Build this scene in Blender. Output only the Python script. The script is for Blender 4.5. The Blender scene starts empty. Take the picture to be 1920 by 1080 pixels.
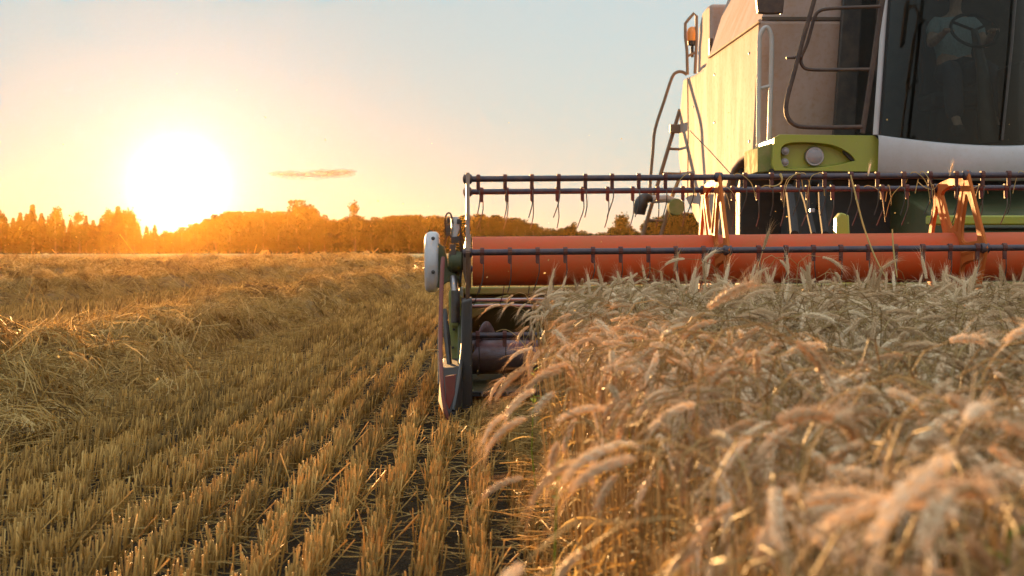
import bpy, bmesh, math, random
import numpy as np
from mathutils import Vector, Matrix, Euler, noise as mnoise

R = math.radians
rnd = random.Random(11)
rng = np.random.default_rng(7)
SC = bpy.context.scene
COL = SC.collection

# ------------------------------------------------------------------ camera
F_PX, CX, CY = 2700.0, 960.0, 540.0
YAW, PITCH = math.atan(80 / F_PX), math.atan(70 / F_PX)
CAM = Vector((0, 0, 1.0))
cam_d = bpy.data.cameras.new("camera")
cam = bpy.data.objects.new("camera", cam_d)
COL.objects.link(cam)
cam.location = CAM
cam.rotation_euler = (math.pi / 2 - PITCH, 0, -YAW)
cam_d.sensor_width = 36
cam_d.lens = F_PX / 1920 * 36
cam_d.clip_start = 0.05
cam_d.clip_end = 30000
cam_d.dof.use_dof = True
cam_d.dof.focus_distance = 8.6
cam_d.dof.aperture_fstop = 5.6
cam_d.dof.aperture_blades = 7
SC.camera = cam

# ------------------------------------------------------------------ light
SUN_AZ, SUN_EL = R(-11.3), R(2.5)          # azimuth from +Y towards +X
S = Vector((math.sin(SUN_AZ) * math.cos(SUN_EL), math.cos(SUN_AZ) * math.cos(SUN_EL), math.sin(SUN_EL)))
sun_d = bpy.data.lights.new("sun", 'SUN')
sun_d.energy = 5.0
sun_d.angle = R(0.5)
sun_d.color = (1.0, 0.55, 0.2)
sun = bpy.data.objects.new("sun", sun_d)
COL.objects.link(sun)
sun.rotation_euler = S.to_track_quat('Z', 'Y').to_euler()
sun.location = (-20, 60, 30)

world = bpy.data.worlds.new("World")
SC.world = world
world.use_nodes = True
wt = world.node_tree
wt.nodes.clear()
w_out = wt.nodes.new('ShaderNodeOutputWorld')
sky = wt.nodes.new('ShaderNodeTexSky')
sky.sky_type = 'NISHITA'
sky.sun_disc = False
sky.sun_elevation = SUN_EL
sky.sun_rotation = SUN_AZ
sky.altitude = 100
sky.air_density = 0.9
sky.dust_density = 0.3
sky.ozone_density = 1.7
bg = wt.nodes.new('ShaderNodeBackground')
bg.inputs['Strength'].default_value = 0.15
# gamma evens the sky out, a tint warms the horizon; behind and above the camera brightness is added as fill
tc = wt.nodes.new('ShaderNodeTexCoord')
gm = wt.nodes.new('ShaderNodeGamma'); gm.inputs[1].default_value = 0.16
wt.links.new(sky.outputs[0], gm.inputs[0])
sx = wt.nodes.new('ShaderNodeSeparateXYZ'); wt.links.new(tc.outputs['Generated'], sx.inputs[0])


def wmath(op, a, b=None, c=None, clamp=False):
    n = wt.nodes.new('ShaderNodeMath'); n.operation = op; n.use_clamp = clamp
    for i, v in enumerate((a, b, c)):
        if v is None: continue
        if isinstance(v, (int, float)): n.inputs[i].default_value = v
        else: wt.links.new(v, n.inputs[i])
    return n.outputs[0]


def wmix(fac, a, b, blend='MIX'):
    n = wt.nodes.new('ShaderNodeMix'); n.data_type = 'RGBA'; n.blend_type = blend
    for i, v in ((0, fac), (6, a), (7, b)):
        if isinstance(v, (int, float)): n.inputs[i].default_value = v
        elif isinstance(v, tuple): n.inputs[i].default_value = (*v, 1)
        else: wt.links.new(v, n.inputs[i])
    return n.outputs[2]


base = wmix(1.0, gm.outputs[0], (.80, .93, .96), 'MULTIPLY')
low = wmath('EXPONENT', wmath('MULTIPLY', wmath('MAXIMUM', sx.outputs['Z'], 0.0), -11.0))
base = wmix(wmath('MULTIPLY', low, .85), base, (1.22, 1.05, .76))
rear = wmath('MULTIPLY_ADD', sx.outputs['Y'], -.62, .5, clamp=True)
base = wmix(1.0, base, wmix(rear, (1.0, 1.0, 1.0), (1.45, 1.34, 1.36)), 'MULTIPLY')  # added fill: unseen sky behind the camera made brighter
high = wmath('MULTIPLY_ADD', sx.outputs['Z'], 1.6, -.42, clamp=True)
base = wmix(1.0, base, wmix(high, (1.0, 1.0, 1.0), (2.3, 2.12, 2.02)), 'MULTIPLY')  # added fill: sky above the frame made brighter
dot = wt.nodes.new('ShaderNodeVectorMath'); dot.operation = 'DOT_PRODUCT'
wt.links.new(tc.outputs['Generated'], dot.inputs[0])
dot.inputs[1].default_value = S
sunny = wmath('POWER', wmath('MAXIMUM', dot.outputs['Value'], 0.0), 30.0)
base = wmix(1.0, base, wmix(sunny, (1.0, 1.0, 1.0), (.60, .81, .90)), 'MULTIPLY')
sc_ = wt.nodes.new('ShaderNodeVectorMath'); sc_.operation = 'SCALE'; sc_.inputs['Scale'].default_value = 1.03
wt.links.new(base, sc_.inputs[0])
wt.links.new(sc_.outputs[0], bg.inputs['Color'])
# the bright aureole round the sun (a part of the sky itself, fixed to the sun's direction)
mx = wt.nodes.new('ShaderNodeMath'); mx.operation = 'MAXIMUM'; mx.inputs[1].default_value = 0.0
wt.links.new(dot.outputs['Value'], mx.inputs[0])
prev = bg.outputs[0]
for power, strength, color in ((7500, 2.4, (1, .95, .88, 1)), (1500, .16, (.7, .8, .8, 1)), (260, .05, (.8, .85, .75, 1))):
    pw = wt.nodes.new('ShaderNodeMath'); pw.operation = 'POWER'; pw.inputs[1].default_value = power
    wt.links.new(mx.outputs[0], pw.inputs[0])
    ml = wt.nodes.new('ShaderNodeMath'); ml.operation = 'MULTIPLY'; ml.inputs[1].default_value = strength
    wt.links.new(pw.outputs[0], ml.inputs[0])
    b2 = wt.nodes.new('ShaderNodeBackground'); b2.inputs['Color'].default_value = color
    wt.links.new(ml.outputs[0], b2.inputs['Strength'])
    ad = wt.nodes.new('ShaderNodeAddShader')
    wt.links.new(prev, ad.inputs[0]); wt.links.new(b2.outputs[0], ad.inputs[1])
    prev = ad.outputs[0]
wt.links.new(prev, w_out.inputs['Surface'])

SC.view_settings.view_transform = 'Standard'
SC.view_settings.look = 'None'
SC.view_settings.exposure = 2.08
SC.view_settings.gamma = 1.0
SC.render.engine = 'CYCLES'
SC.cycles.max_bounces = 6
SC.cycles.diffuse_bounces = 3
SC.cycles.transparent_max_bounces = 8
SC.cycles.volume_bounces = 0
SC.cycles.use_denoising = True

# ------------------------------------------------------------------ helpers
_fw = Vector((math.sin(YAW) * math.cos(PITCH), math.cos(YAW) * math.cos(PITCH), -math.sin(PITCH)))
_rt = Vector((math.cos(YAW), -math.sin(YAW), 0))
_up = _rt.cross(_fw)


def _ray(px, py):
    return _fw + _rt * ((px - CX) / F_PX) + _up * ((CY - py) / F_PX)


def at(px, py, Y):
    """world point at the depth Y that a measured photo pixel corresponds to"""
    r = _ray(px, py)
    return CAM + r * (Y / r.y)


def atx(px, py, X):
    r = _ray(px, py)
    return CAM + r * (X / r.x)


def tag(o, label=None, cat=None, group=None, kind=None):
    if label: o['label'] = label
    if cat: o['category'] = cat
    if group: o['group'] = group
    if kind: o['kind'] = kind
    return o


def world_of(o):
    if o.parent is None:
        return o.matrix_basis.copy()
    return world_of(o.parent) @ o.matrix_parent_inverse @ o.matrix_basis


def link(o, parent=None):
    COL.objects.link(o)
    if parent is not None:
        o.parent = parent
        o.matrix_parent_inverse = world_of(parent).inverted()
    return o


def empty(name, loc):
    e = bpy.data.objects.new(name, None)
    e.location = loc
    e.empty_display_size = 0.3
    COL.objects.link(e)
    return e


def np_mesh(name, V, quads=None, tris=None, attr=None, smooth=False):
    """fast mesh from arrays; attr = per-vertex float stored as 'shade'"""
    me = bpy.data.meshes.new(name)
    V = np.asarray(V, dtype=np.float32)
    me.vertices.add(len(V))
    me.vertices.foreach_set('co', V.ravel())
    nq = 0 if quads is None else len(quads)
    nt = 0 if tris is None else len(tris)
    loops = []
    starts = []
    if nq:
        loops.append(np.asarray(quads).ravel()); starts.append(np.arange(nq) * 4)
    if nt:
        loops.append(np.asarray(tris).ravel()); starts.append(nq * 4 + np.arange(nt) * 3)
    L = np.concatenate(loops).astype(np.int32)
    ST = np.concatenate(starts).astype(np.int32)
    me.loops.add(len(L))
    me.loops.foreach_set('vertex_index', L)
    me.polygons.add(len(ST))
    me.polygons.foreach_set('loop_start', ST)
    if attr is not None:
        a = me.attributes.new('shade', 'FLOAT', 'POINT')
        a.data.foreach_set('value', np.asarray(attr, dtype=np.float32))
    me.update(calc_edges=True)
    if smooth:
        me.shade_smooth()
    return me


def _norm(a):
    return a / np.maximum(np.linalg.norm(a, axis=1, keepdims=True), 1e-9)


def strands(name, P, W, shade):
    """P: list of (N,3) point arrays along the strand, W: list of (N,) half widths; three-sided little stems"""
    K = len(P)
    N = len(P[0])
    t = _norm(P[-1] - P[0])
    ref = np.tile(np.array([[0.31, 0.17, 0.93]]), (N, 1))
    ref[np.abs(t[:, 2]) > .8] = (1, .2, .1)
    a = _norm(np.cross(t, ref)); b = np.cross(t, a)
    rings = []
    for k in range(K):
        for j in range(3):
            an = 2 * math.pi * j / 3
            rings.append(P[k] + W[k][:, None] * (math.cos(an) * a + math.sin(an) * b))
    V = np.stack(rings, 1)                      # N, 3K, 3
    base = (np.arange(N) * 3 * K)[:, None]
    q = []
    for k in range(K - 1):
        for j in range(3):
            j2 = (j + 1) % 3
            q.append(np.concatenate([base + 3 * k + j, base + 3 * k + j2, base + 3 * k + 3 + j2, base + 3 * k + 3 + j], 1))
    Q = np.concatenate(q, 0)
    T = base + np.array([[3 * K - 3, 3 * K - 2, 3 * K - 1]])
    return np_mesh(name, V.reshape(-1, 3), Q, T, np.repeat(shade, 3 * K), smooth=False)


class MB:
    """collects shapes into ONE mesh"""

    def __init__(self):
        self.v, self.f, self.m = [], [], []
        self.mi = 0

    def add(self, verts, faces):
        o = len(self.v)
        self.v += [tuple(p) for p in verts]
        for f in faces:
            self.f.append([i + o for i in f]); self.m.append(self.mi)
        return self

    def box(self, lo, hi):
        x0, y0, z0 = lo; x1, y1, z1 = hi
        return self.add([(x0, y0, z0), (x1, y0, z0), (x1, y1, z0), (x0, y1, z0), (x0, y0, z1), (x1, y0, z1), (x1, y1, z1), (x0, y1, z1)],
                        [(0, 3, 2, 1), (4, 5, 6, 7), (0, 1, 5, 4), (1, 2, 6, 5), (2, 3, 7, 6), (3, 0, 4, 7)])

    def tube(self, pts, r, n=10, cap=True, smooth=0):
        pts = [Vector(p) for p in pts]
        if smooth and len(pts) > 2:
            q = []
            for i in range(len(pts) - 1):
                p0, p1, p2, p3 = pts[max(i - 1, 0)], pts[i], pts[i + 1], pts[min(i + 2, len(pts) - 1)]
                for k in range(smooth):
                    t = k / smooth
                    q.append(.5 * ((2 * p1) + (p2 - p0) * t + (2 * p0 - 5 * p1 + 4 * p2 - p3) * t * t + (3 * p1 - p0 - 3 * p2 + p3) * t ** 3))
            q.append(pts[-1]); pts = q
        rs = r if isinstance(r, (list, tuple)) else None
        if rs and len(rs) != len(pts):
            L = len(rs)
            rs = [rs[min(int(i / (len(pts) - 1) * (L - 1)), L - 2)] * (1 - (i / (len(pts) - 1) * (L - 1) - min(int(i / (len(pts) - 1) * (L - 1)), L - 2))) + rs[min(int(i / (len(pts) - 1) * (L - 1)), L - 2) + 1] * (i / (len(pts) - 1) * (L - 1) - min(int(i / (len(pts) - 1) * (L - 1)), L - 2)) for i in range(len(pts))]
        vs, fs = [], []
        up = None
        for i, p in enumerate(pts):
            d = (pts[min(i + 1, len(pts) - 1)] - pts[max(i - 1, 0)]).normalized()
            if up is None:
                up = d.orthogonal().normalized()
            up = (up - d * up.dot(d)).normalized()
            sd = d.cross(up)
            rr = rs[i] if rs else r
            for k in range(n):
                a = 2 * math.pi * k / n
                vs.append(p + rr * (math.cos(a) * up + math.sin(a) * sd))
        for i in range(len(pts) - 1):
            for k in range(n):
                k2 = (k + 1) % n
                fs.append((i * n + k, i * n + k2, (i + 1) * n + k2, (i + 1) * n + k))
        if cap:
            fs.append(tuple(reversed(range(n)))); fs.append(tuple((len(pts) - 1) * n + k for k in range(n)))
        return self.add(vs, fs)

    def lathe(self, o, axis, prof, n=24):
        """profile of (distance along axis, radius) from the point o"""
        o = Vector(o); ax = Vector(axis).normalized(); u = ax.orthogonal().normalized(); w = ax.cross(u)
        vs, fs = [], []
        for (h, r) in prof:
            for k in range(n):
                a = 2 * math.pi * k / n
                vs.append(o + ax * h + r * (math.cos(a) * u + math.sin(a) * w))
        for i in range(len(prof) - 1):
            for k in range(n):
                k2 = (k + 1) % n
                fs.append((i * n + k, i * n + k2, (i + 1) * n + k2, (i + 1) * n + k))
        fs.append(tuple(reversed(range(n)))); fs.append(tuple((len(prof) - 1) * n + k for k in range(n)))
        return self.add(vs, fs)

    def plate(self, outer, holes, to3, thick):
        """flat plate with holes: 2-D loops, to3(u, v, w) -> 3-D, extruded over w 0..thick"""
        b = bmesh.new()
        loops = []
        for lp in [outer] + list(holes):
            vs = [b.verts.new((p[0], p[1], 0)) for p in lp]
            loops.append(len(lp))
            for i in range(len(vs)):
                b.edges.new((vs[i], vs[(i + 1) % len(vs)]))
        b.verts.index_update()
        bmesh.ops.triangle_fill(b, use_beauty=True, use_dissolve=False, edges=b.edges[:], normal=(0, 0, 1))
        b.verts.index_update()
        pts = [(v.co.x, v.co.y) for v in b.verts]
        tris = [[v.index for v in f.verts] for f in b.faces]
        b.free()
        n = len(pts)
        V = [to3(p[0], p[1], 0) for p in pts] + [to3(p[0], p[1], thick) for p in pts]
        Fc = [list(reversed(t)) for t in tris] + [[i + n for i in t] for t in tris]
        s = 0
        for c in loops:
            for i in range(c):
                a, d = s + i, s + (i + 1) % c
                Fc.append([a, d, d + n, a + n])
            s += c
        return self.add(V, Fc)

    def prism(self, poly, to3, thick):
        return self.plate(poly, [], to3, thick)

    def build(self, name, mats, parent=None, bevel=0, smooth=True, angle=35, segs=2):
        me = bpy.data.meshes.new(name)
        me.from_pydata(self.v, [], self.f)
        ms = mats if isinstance(mats, (list, tuple)) else [mats]
        for m in ms:
            me.materials.append(m)
        if len(ms) > 1:
            me.polygons.foreach_set('material_index', self.m)
        b = bmesh.new(); b.from_mesh(me)
        if bevel:
            bmesh.ops.remove_doubles(b, verts=b.verts[:], dist=1e-5)
            bmesh.ops.dissolve_limit(b, angle_limit=R(1), verts=b.verts[:], edges=b.edges[:])
        bmesh.ops.recalc_face_normals(b, faces=b.faces[:])
        b.to_mesh(me); b.free()
        if smooth:
            me.shade_smooth()
            me.set_sharp_from_angle(angle=R(angle))
        me.update()
        o = bpy.data.objects.new(name, me)
        if bevel:
            md = o.modifiers.new('edge', 'BEVEL')
            md.width = bevel; md.segments = segs; md.limit_method = 'ANGLE'; md.angle_limit = R(35); md.harden_normals = False
        return link(o, parent)


# ------------------------------------------------------------------ materials
def mat(name):
    m = bpy.data.materials.new(name)
    m.use_nodes = True
    nt = m.node_tree
    return m, nt, nt.nodes['Principled BSDF'], nt.nodes['Material Output']


def N(nt, kind, **kw):
    n = nt.nodes.new(kind)
    for k, v in kw.items():
        if k in n.inputs:
            n.inputs[k].default_value = v
        else:
            setattr(n, k, v)
    return n


def ramp(nt, src, stops):
    r = nt.nodes.new('ShaderNodeValToRGB')
    el = r.color_ramp.elements
    el[0].position, el[0].color = stops[0][0], (*stops[0][1], 1)
    el[1].position, el[1].color = stops[-1][0], (*stops[-1][1], 1)
    for p, c in stops[1:-1]:
        e = el.new(p); e.color = (*c, 1)
    nt.links.new(src, r.inputs[0])
    return r.outputs[0]


def paint(name, col, dust=(.42, .33, .2), amount=.5, rough=.35, metallic=0.0, streak=False, coat=0.0, scale=6.0, spec=.5, rvar=.45):
    """weathered paint: dust blotches, fine scratches, uneven gloss"""
    m, nt, p, out = mat(name)
    tcn = N(nt, 'ShaderNodeTexCoord')
    mp = N(nt, 'ShaderNodeMapping')
    mp.inputs['Scale'].default_value = (1, 1, .25) if streak else (1, 1, 1)
    nt.links.new(tcn.outputs['Object'], mp.inputs[0])
    n1 = N(nt, 'ShaderNodeTexNoise', Scale=scale, Detail=6.0, Roughness=.65)
    nt.links.new(mp.outputs[0], n1.inputs['Vector'])
    n2 = N(nt, 'ShaderNodeTexNoise', Scale=scale * 9, Detail=4.0, Roughness=.7)
    nt.links.new(tcn.outputs['Object'], n2.inputs['Vector'])
    f = ramp(nt, n1.outputs['Fac'], [(.38, (0, 0, 0)), (.72, (amount,) * 3)])
    g = ramp(nt, n2.outputs['Fac'], [(.5, (0, 0, 0)), (.75, (amount * .6,) * 3)])
    ad = N(nt, 'ShaderNodeMath', operation='ADD'); ad.use_clamp = True
    nt.links.new(f, ad.inputs[0]); nt.links.new(g, ad.inputs[1])
    mixn = N(nt, 'ShaderNodeMix', data_type='RGBA')
    mixn.inputs[6].default_value = (*col, 1); mixn.inputs[7].default_value = (*dust, 1)
    nt.links.new(ad.outputs[0], mixn.inputs[0])
    nt.links.new(mixn.outputs[2], p.inputs['Base Color'])
    ra = N(nt, 'ShaderNodeMath', operation='MULTIPLY_ADD'); ra.inputs[1].default_value = rvar; p.inputs['Specular IOR Level'].default_value = spec; ra.inputs[2].default_value = rough
    nt.links.new(ad.outputs[0], ra.inputs[0]); nt.links.new(ra.outputs[0], p.inputs['Roughness'])
    p.inputs['Metallic'].default_value = metallic
    p.inputs['Coat Weight'].default_value = coat
    bp = N(nt, 'ShaderNodeBump', Strength=.08, Distance=.01)
    nt.links.new(n2.outputs['Fac'], bp.inputs['Height']); nt.links.new(bp.outputs[0], p.inputs['Normal'])
    return m


def straw_mat(name, stops, trans=.3, rand=False, rough=.55):
    m, nt, p, out = mat(name)
    if rand:
        src = N(nt, 'ShaderNodeObjectInfo').outputs['Random']
    else:
        a = N(nt, 'ShaderNodeAttribute'); a.attribute_name = 'shade'
        src = a.outputs['Fac']
    c = ramp(nt, src, stops)
    nt.links.new(c, p.inputs['Base Color'])
    p.inputs['Roughness'].default_value = rough
    p.inputs['Specular IOR Level'].default_value = .35
    tr = N(nt, 'ShaderNodeBsdfTranslucent')
    nt.links.new(c, tr.inputs['Color'])
    mx_ = N(nt, 'ShaderNodeMixShader'); mx_.inputs[0].default_value = trans
    nt.links.new(p.outputs[0], mx_.inputs[1]); nt.links.new(tr.outputs[0], mx_.inputs[2])
    nt.links.new(mx_.outputs[0], out.inputs['Surface'])
    return m


def glass(name, tint, rough=.03):
    m, nt, p, out = mat(name)
    nt.nodes.remove(p)
    tr = N(nt, 'ShaderNodeBsdfTransparent'); tr.inputs[0].default_value = (*tint, 1)
    gl = N(nt, 'ShaderNodeBsdfGlossy'); gl.inputs['Roughness'].default_value = rough
    fr = N(nt, 'ShaderNodeFresnel'); fr.inputs[0].default_value = 1.3
    mx_ = N(nt, 'ShaderNodeMixShader')
    # dust film on the pane
    nz = N(nt, 'ShaderNodeTexNoise', Scale=3.0, Detail=6.0)
    df = N(nt, 'ShaderNodeBsdfDiffuse'); df.inputs[0].default_value = (.35, .3, .24, 1)
    dr = ramp(nt, nz.outputs['Fac'], [(.35, (.0,) * 3), (.8, (.014,) * 3)])
    m2 = N(nt, 'ShaderNodeMixShader')
    nt.links.new(fr.outputs[0], mx_.inputs[0]); nt.links.new(tr.outputs[0], mx_.inputs[1]); nt.links.new(gl.outputs[0], mx_.inputs[2])
    nt.links.new(dr, m2.inputs[0]); nt.links.new(mx_.outputs[0], m2.inputs[1]); nt.links.new(df.outputs[0], m2.inputs[2])
    nt.links.new(m2.outputs[0], out.inputs['Surface'])
    return m


def plain(name, col, rough=.5, metallic=0.0):
    m, nt, p, out = mat(name)
    n1 = N(nt, 'ShaderNodeTexNoise', Scale=25.0, Detail=4.0)
    c = ramp(nt, n1.outputs['Fac'], [(.3, tuple(x * .8 for x in col)), (.7, tuple(min(x * 1.15, 1) for x in col))])
    nt.links.new(c, p.inputs['Base Color'])
    p.inputs['Roughness'].default_value = rough
    p.inputs['Metallic'].default_value = metallic
    return m


M_WHITE = paint("white paint", (.42, .335, .305), (.33, .2, .12), .7, .7, streak=True, scale=2.6, spec=.009, rvar=.1)
M_CABWHITE = paint("cab white paint", (.46, .45, .46), (.34, .28, .22), .4, .3, scale=3)
M_GREEN = paint("lime green paint", (.27, .285, .022), (.24, .2, .08), .35, .35, scale=5)
M_PALEGREEN = paint("faded green paint", (.19, .22, .07), (.32, .26, .14), .6, .7, scale=9, spec=.02)
M_ENDFRAME = paint("worn brown steel", (.13, .075, .055), (.3, .18, .1), .5, .4, metallic=.3, scale=14)
M_OLIVE = paint("dark green steel", (.045, .055, .016), (.13, .1, .05), .4, .55, scale=7)
M_DRUM = paint("orange red paint", (.52, .068, .012), (.36, .12, .045), .5, .45, scale=5, spec=.25)
M_SPIDER = paint("orange pressed steel", (.43, .1, .02), (.4, .16, .05), .5, .6, metallic=.0, scale=9, spec=.06)
M_BAR = paint("dark blue steel", (.035, .03, .045), (.18, .1, .07), .45, .3, metallic=.4, scale=14)
M_CLIP = paint("red brown plastic", (.09, .03, .028), (.25, .14, .09), .4, .6, scale=20, spec=.12)
M_TINE = plain("tine steel", (.1, .085, .075), .3, .7)
M_STEEL = paint("bare steel", (.3, .29, .3), (.3, .2, .12), .5, .3, metallic=.8, scale=12)
M_AUGER = paint("worn auger steel", (.13, .11, .125), (.12, .07, .05), .6, .35, metallic=.7, scale=10)
M_BLACK = paint("black metal", (.018, .016, .015), (.14, .1, .07), .35, .4, scale=9)
M_RUST = paint("rubbed red paint", (.17, .04, .032), (.14, .08, .05), .6, .5, scale=12, spec=.25)
M_RAIL = paint("brown grey rail paint", (.2, .13, .085), (.3, .2, .11), .5, .55, scale=12, spec=.15)
M_FRAME = paint("dark brown tube paint", (.045, .026, .02), (.16, .1, .06), .45, .45, scale=12, spec=.3)
M_GREYRAIL = paint("light grey rail paint", (.42, .4, .38), (.4, .3, .2), .5, .35, scale=12)
M_RUBBER = plain("rubber", (.02, .019, .018), .95)
M_HOSE = plain("hose rubber", (.025, .02, .018), .9)
M_DARK = plain("grimy dark steel and arch shade", (.03, .024, .02), .7)
M_GLASS = glass("cab glass", (.58, .61, .59))
M_LENS = plain("clear lens", (.26, .23, .23), .1)
M_AMBER = plain("amber lens", (.75, .25, .03), .15)
M_SEAM = plain("seam dirt", (.09, .06, .04), .8)
STRAW = [(0, (.2, .11, .03)), (.35, (.5, .31, .085)), (.7, (.72, .49, .16)), (1, (.86, .66, .3))]
M_STRAW = straw_mat("straw", STRAW, .5)
M_STUB = straw_mat("stubble", [(0, (.2, .12, .03)), (.35, (.46, .27, .07)), (.7, (.69, .425, .115)), (1, (.87, .62, .23))], .5)
M_EAR = straw_mat("wheat ear", [(0, (.56, .38, .2)), (.5, (.78, .58, .35)), (1, (.9, .76, .54))], .4, rand=True)
M_STEM = straw_mat("wheat stem", [(0, (.27, .15, .045)), (.6, (.42, .27, .09)), (1, (.55, .4, .17))], .4, rand=True)
M_LEAF = straw_mat("weed leaf", [(0, (.10, .16, .02)), (1, (.3, .34, .03))], .45, rand=True)

# ================================================================== the setting
def bend(y):
    """the drill rows and swaths swing slowly to the right with distance"""
    y = np.asarray(y, dtype=float)
    yy = np.minimum(y, 90)
    return -.014 * yy + .0012 * yy ** 2


# ground: one sheet
m, nt, p, out = mat("field soil and litter")
tcn = N(nt, 'ShaderNodeTexCoord')
n1 = N(nt, 'ShaderNodeTexNoise', Scale=9.0, Detail=8.0, Roughness=.7)
n2 = N(nt, 'ShaderNodeTexNoise', Scale=.7, Detail=5.0)
n3 = N(nt, 'ShaderNodeTexVoronoi', Scale=60.0)
for q in (n1, n2, n3):
    nt.links.new(tcn.outputs['Object'], q.inputs['Vector'])
c1 = ramp(nt, n1.outputs['Fac'], [(.3, (.02, .012, .006)), (.55, (.05, .03, .013)), (.75, (.15, .095, .038))])
c2 = ramp(nt, n2.outputs['Fac'], [(.35, (.75, .75, .75)), (.7, (1.2, 1.15, 1.05))])
mm = N(nt, 'ShaderNodeMix', data_type='RGBA', blend_type='MULTIPLY'); mm.inputs[0].default_value = 1
nt.links.new(c1, mm.inputs[6]); nt.links.new(c2, mm.inputs[7])
# the far field is a closed mat of pale stubble: soil shows only near by
sep = N(nt, 'ShaderNodeSeparateXYZ'); nt.links.new(tcn.outputs['Object'], sep.inputs[0])
mr = N(nt, 'ShaderNodeMapRange'); mr.inputs[1].default_value = 25; mr.inputs[2].default_value = 70
nt.links.new(sep.outputs['Y'], mr.inputs[0])
m3 = N(nt, 'ShaderNodeMix', data_type='RGBA'); m3.inputs[7].default_value = (.58, .44, .2, 1)
nt.links.new(mr.outputs[0], m3.inputs[0]); nt.links.new(mm.outputs[2], m3.inputs[6])
nt.links.new(m3.outputs[2], p.inputs['Base Color'])
p.inputs['Roughness'].default_value = .95
p.inputs['Specular IOR Level'].default_value = .1
bp = N(nt, 'ShaderNodeBump', Strength=.9, Distance=.03)
nt.links.new(n3.outputs['Distance'], bp.inputs['Height']); nt.links.new(bp.outputs[0], p.inputs['Normal'])
M_SOIL = m

ys = np.concatenate([np.arange(-30, 3, 3), np.arange(3, 12, .12), np.arange(12, 40, .6), np.arange(40, 130, 4), np.arange(130, 860, 40)])
xs = np.concatenate([np.arange(-660, -60, 50), np.arange(-60, -8, 3), np.arange(-8, 8, .12), np.arange(8, 60, 3), np.arange(60, 661, 50)])
gx, gy = np.meshgrid(xs, ys)
fade = np.clip(1 - gy / 30, 0, 1) * (np.abs(gx) < 8)
gz = fade * (.012 * np.sin(gx * 13 + 3 * np.sin(gy * 2.1)) + .01 * np.sin(gy * 9 + 2 * np.sin(gx * 5)) + rng.normal(0, .006, gx.shape)) - .015
gz += .35 * np.clip((gy - 90) / 250, 0, 1) * (1 + .5 * np.sin(gx / 37 + .6) + .3 * np.sin(gx / 13))
V = np.stack([gx, gy, gz], -1).reshape(-1, 3)
nx, ny = len(xs), len(ys)
ii = (np.arange(ny - 1)[:, None] * nx + np.arange(nx - 1)[None]).ravel()
me = np_mesh("field_ground", V, np.stack([ii, ii + 1, ii + nx + 1, ii + nx], 1), smooth=True)
me.materials.append(M_SOIL)
ground = link(bpy.data.objects.new("field_ground", me))
tag(ground, "brown soil and pale stubble of the harvested field", None, None, 'structure')

# ---- stubble: cut stems standing in drill rows
WHEAT_EDGE = lambda y: np.interp(y, [.7, 1, 1.5, 2.2, 3, 4.4, 6.5, 8.4], [.31, .28, .24, .22, .25, .31, .39, .43])


def stubble(name, y0, y1, xl, xr, per_m, w, hmin, hmax, spacing, label, spread, seed):
    g = np.random.default_rng(seed)
    X, Y, SH, TU = [], [], [], []
    for i in range(int((xr - xl) / spacing)):
        x0 = xl + i * spacing
        n = int((y1 - y0) * per_m)
        y = g.uniform(y0, y1, n)
        # tufts: plants at uneven distances along the row
        ph = g.uniform(0, 6.28, 3)
        dens = .58 + .28 * np.sin(y * 21 + ph[0] + 2 * np.sin(y * 3.1)) + .22 * np.sin(y * 8.3 + ph[1])
        keep = g.uniform(0, 1, n) < dens
        y = y[keep]
        x = x0 + bend(y) + g.normal(0, spread, len(y)) + .012 * np.sin(y * 2.3 + ph[2])
        X.append(x); Y.append(y)
        SH.append(.45 + .2 * np.sin(y * .9 + ph[0]) * np.sin(x0 * 3) + g.normal(0, .2, len(y)))
        TU.append(np.sin(y * 5.1 + ph[1]))
    X = np.concatenate(X); Y = np.concatenate(Y); SH = np.clip(np.concatenate(SH), 0, 1); TU = np.concatenate(TU)
    ok = (X < WHEAT_EDGE(Y) + .5) | (Y > 9.2)
    ok &= (X - CAM.x) / np.maximum(Y, .1) > -.44
    ok &= (X < .42 * Y + .6)
    X, Y, SH, TU = X[ok], Y[ok], SH[ok], TU[ok]
    n = len(X)
    h = g.uniform(hmin, hmax, n) * (1 + .12 * TU)
    lean = g.normal(0, .10, (n, 2)); lean[:, 0] += .07 + .05 * TU
    tall = g.uniform(0, 1, n) < .11
    lean[tall] *= 5; h = np.where(tall, h * g.uniform(.6, 1.25, n), h)
    P0 = np.stack([X, Y, np.full(n, -.02)], 1)
    P2 = P0 + np.stack([lean[:, 0] * h, lean[:, 1] * h, h + .02], 1)
    P1 = (P0 + P2) / 2 + np.stack([g.normal(0, .004, n), g.normal(0, .004, n), np.zeros(n)], 1)
    W = g.uniform(.7, 1.25, n) * w
    me = strands(name, [P0, P1, P2], [W, W, W * .95], SH)
    me.materials.append(M_STUB)
    return tag(link(bpy.data.objects.new(name, me)), label, None, None, 'stuff')


stubble("stubble", 3.6, 10.5, -4.4, 1.1, 215, .0029, .075, .13, .172, "short cut stubble standing in drill rows beside the uncut wheat", .021, 1)
stubble("stubble", 10.5, 22, -9.4, 1.2, 90, .0036, .075, .125, .172, "cut stubble rows running away behind the header", .019, 2)
stubble("stubble", 22, 60, -27, 4, 42, .008, .08, .15, .19, "distant pale stubble between the straw swaths", .05, 3)
stubble("stubble", 60, 300, -125, 60, 3.2, .03, .1, .26, .8, "hazy far stubble in front of the trees", .3, 4)


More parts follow.
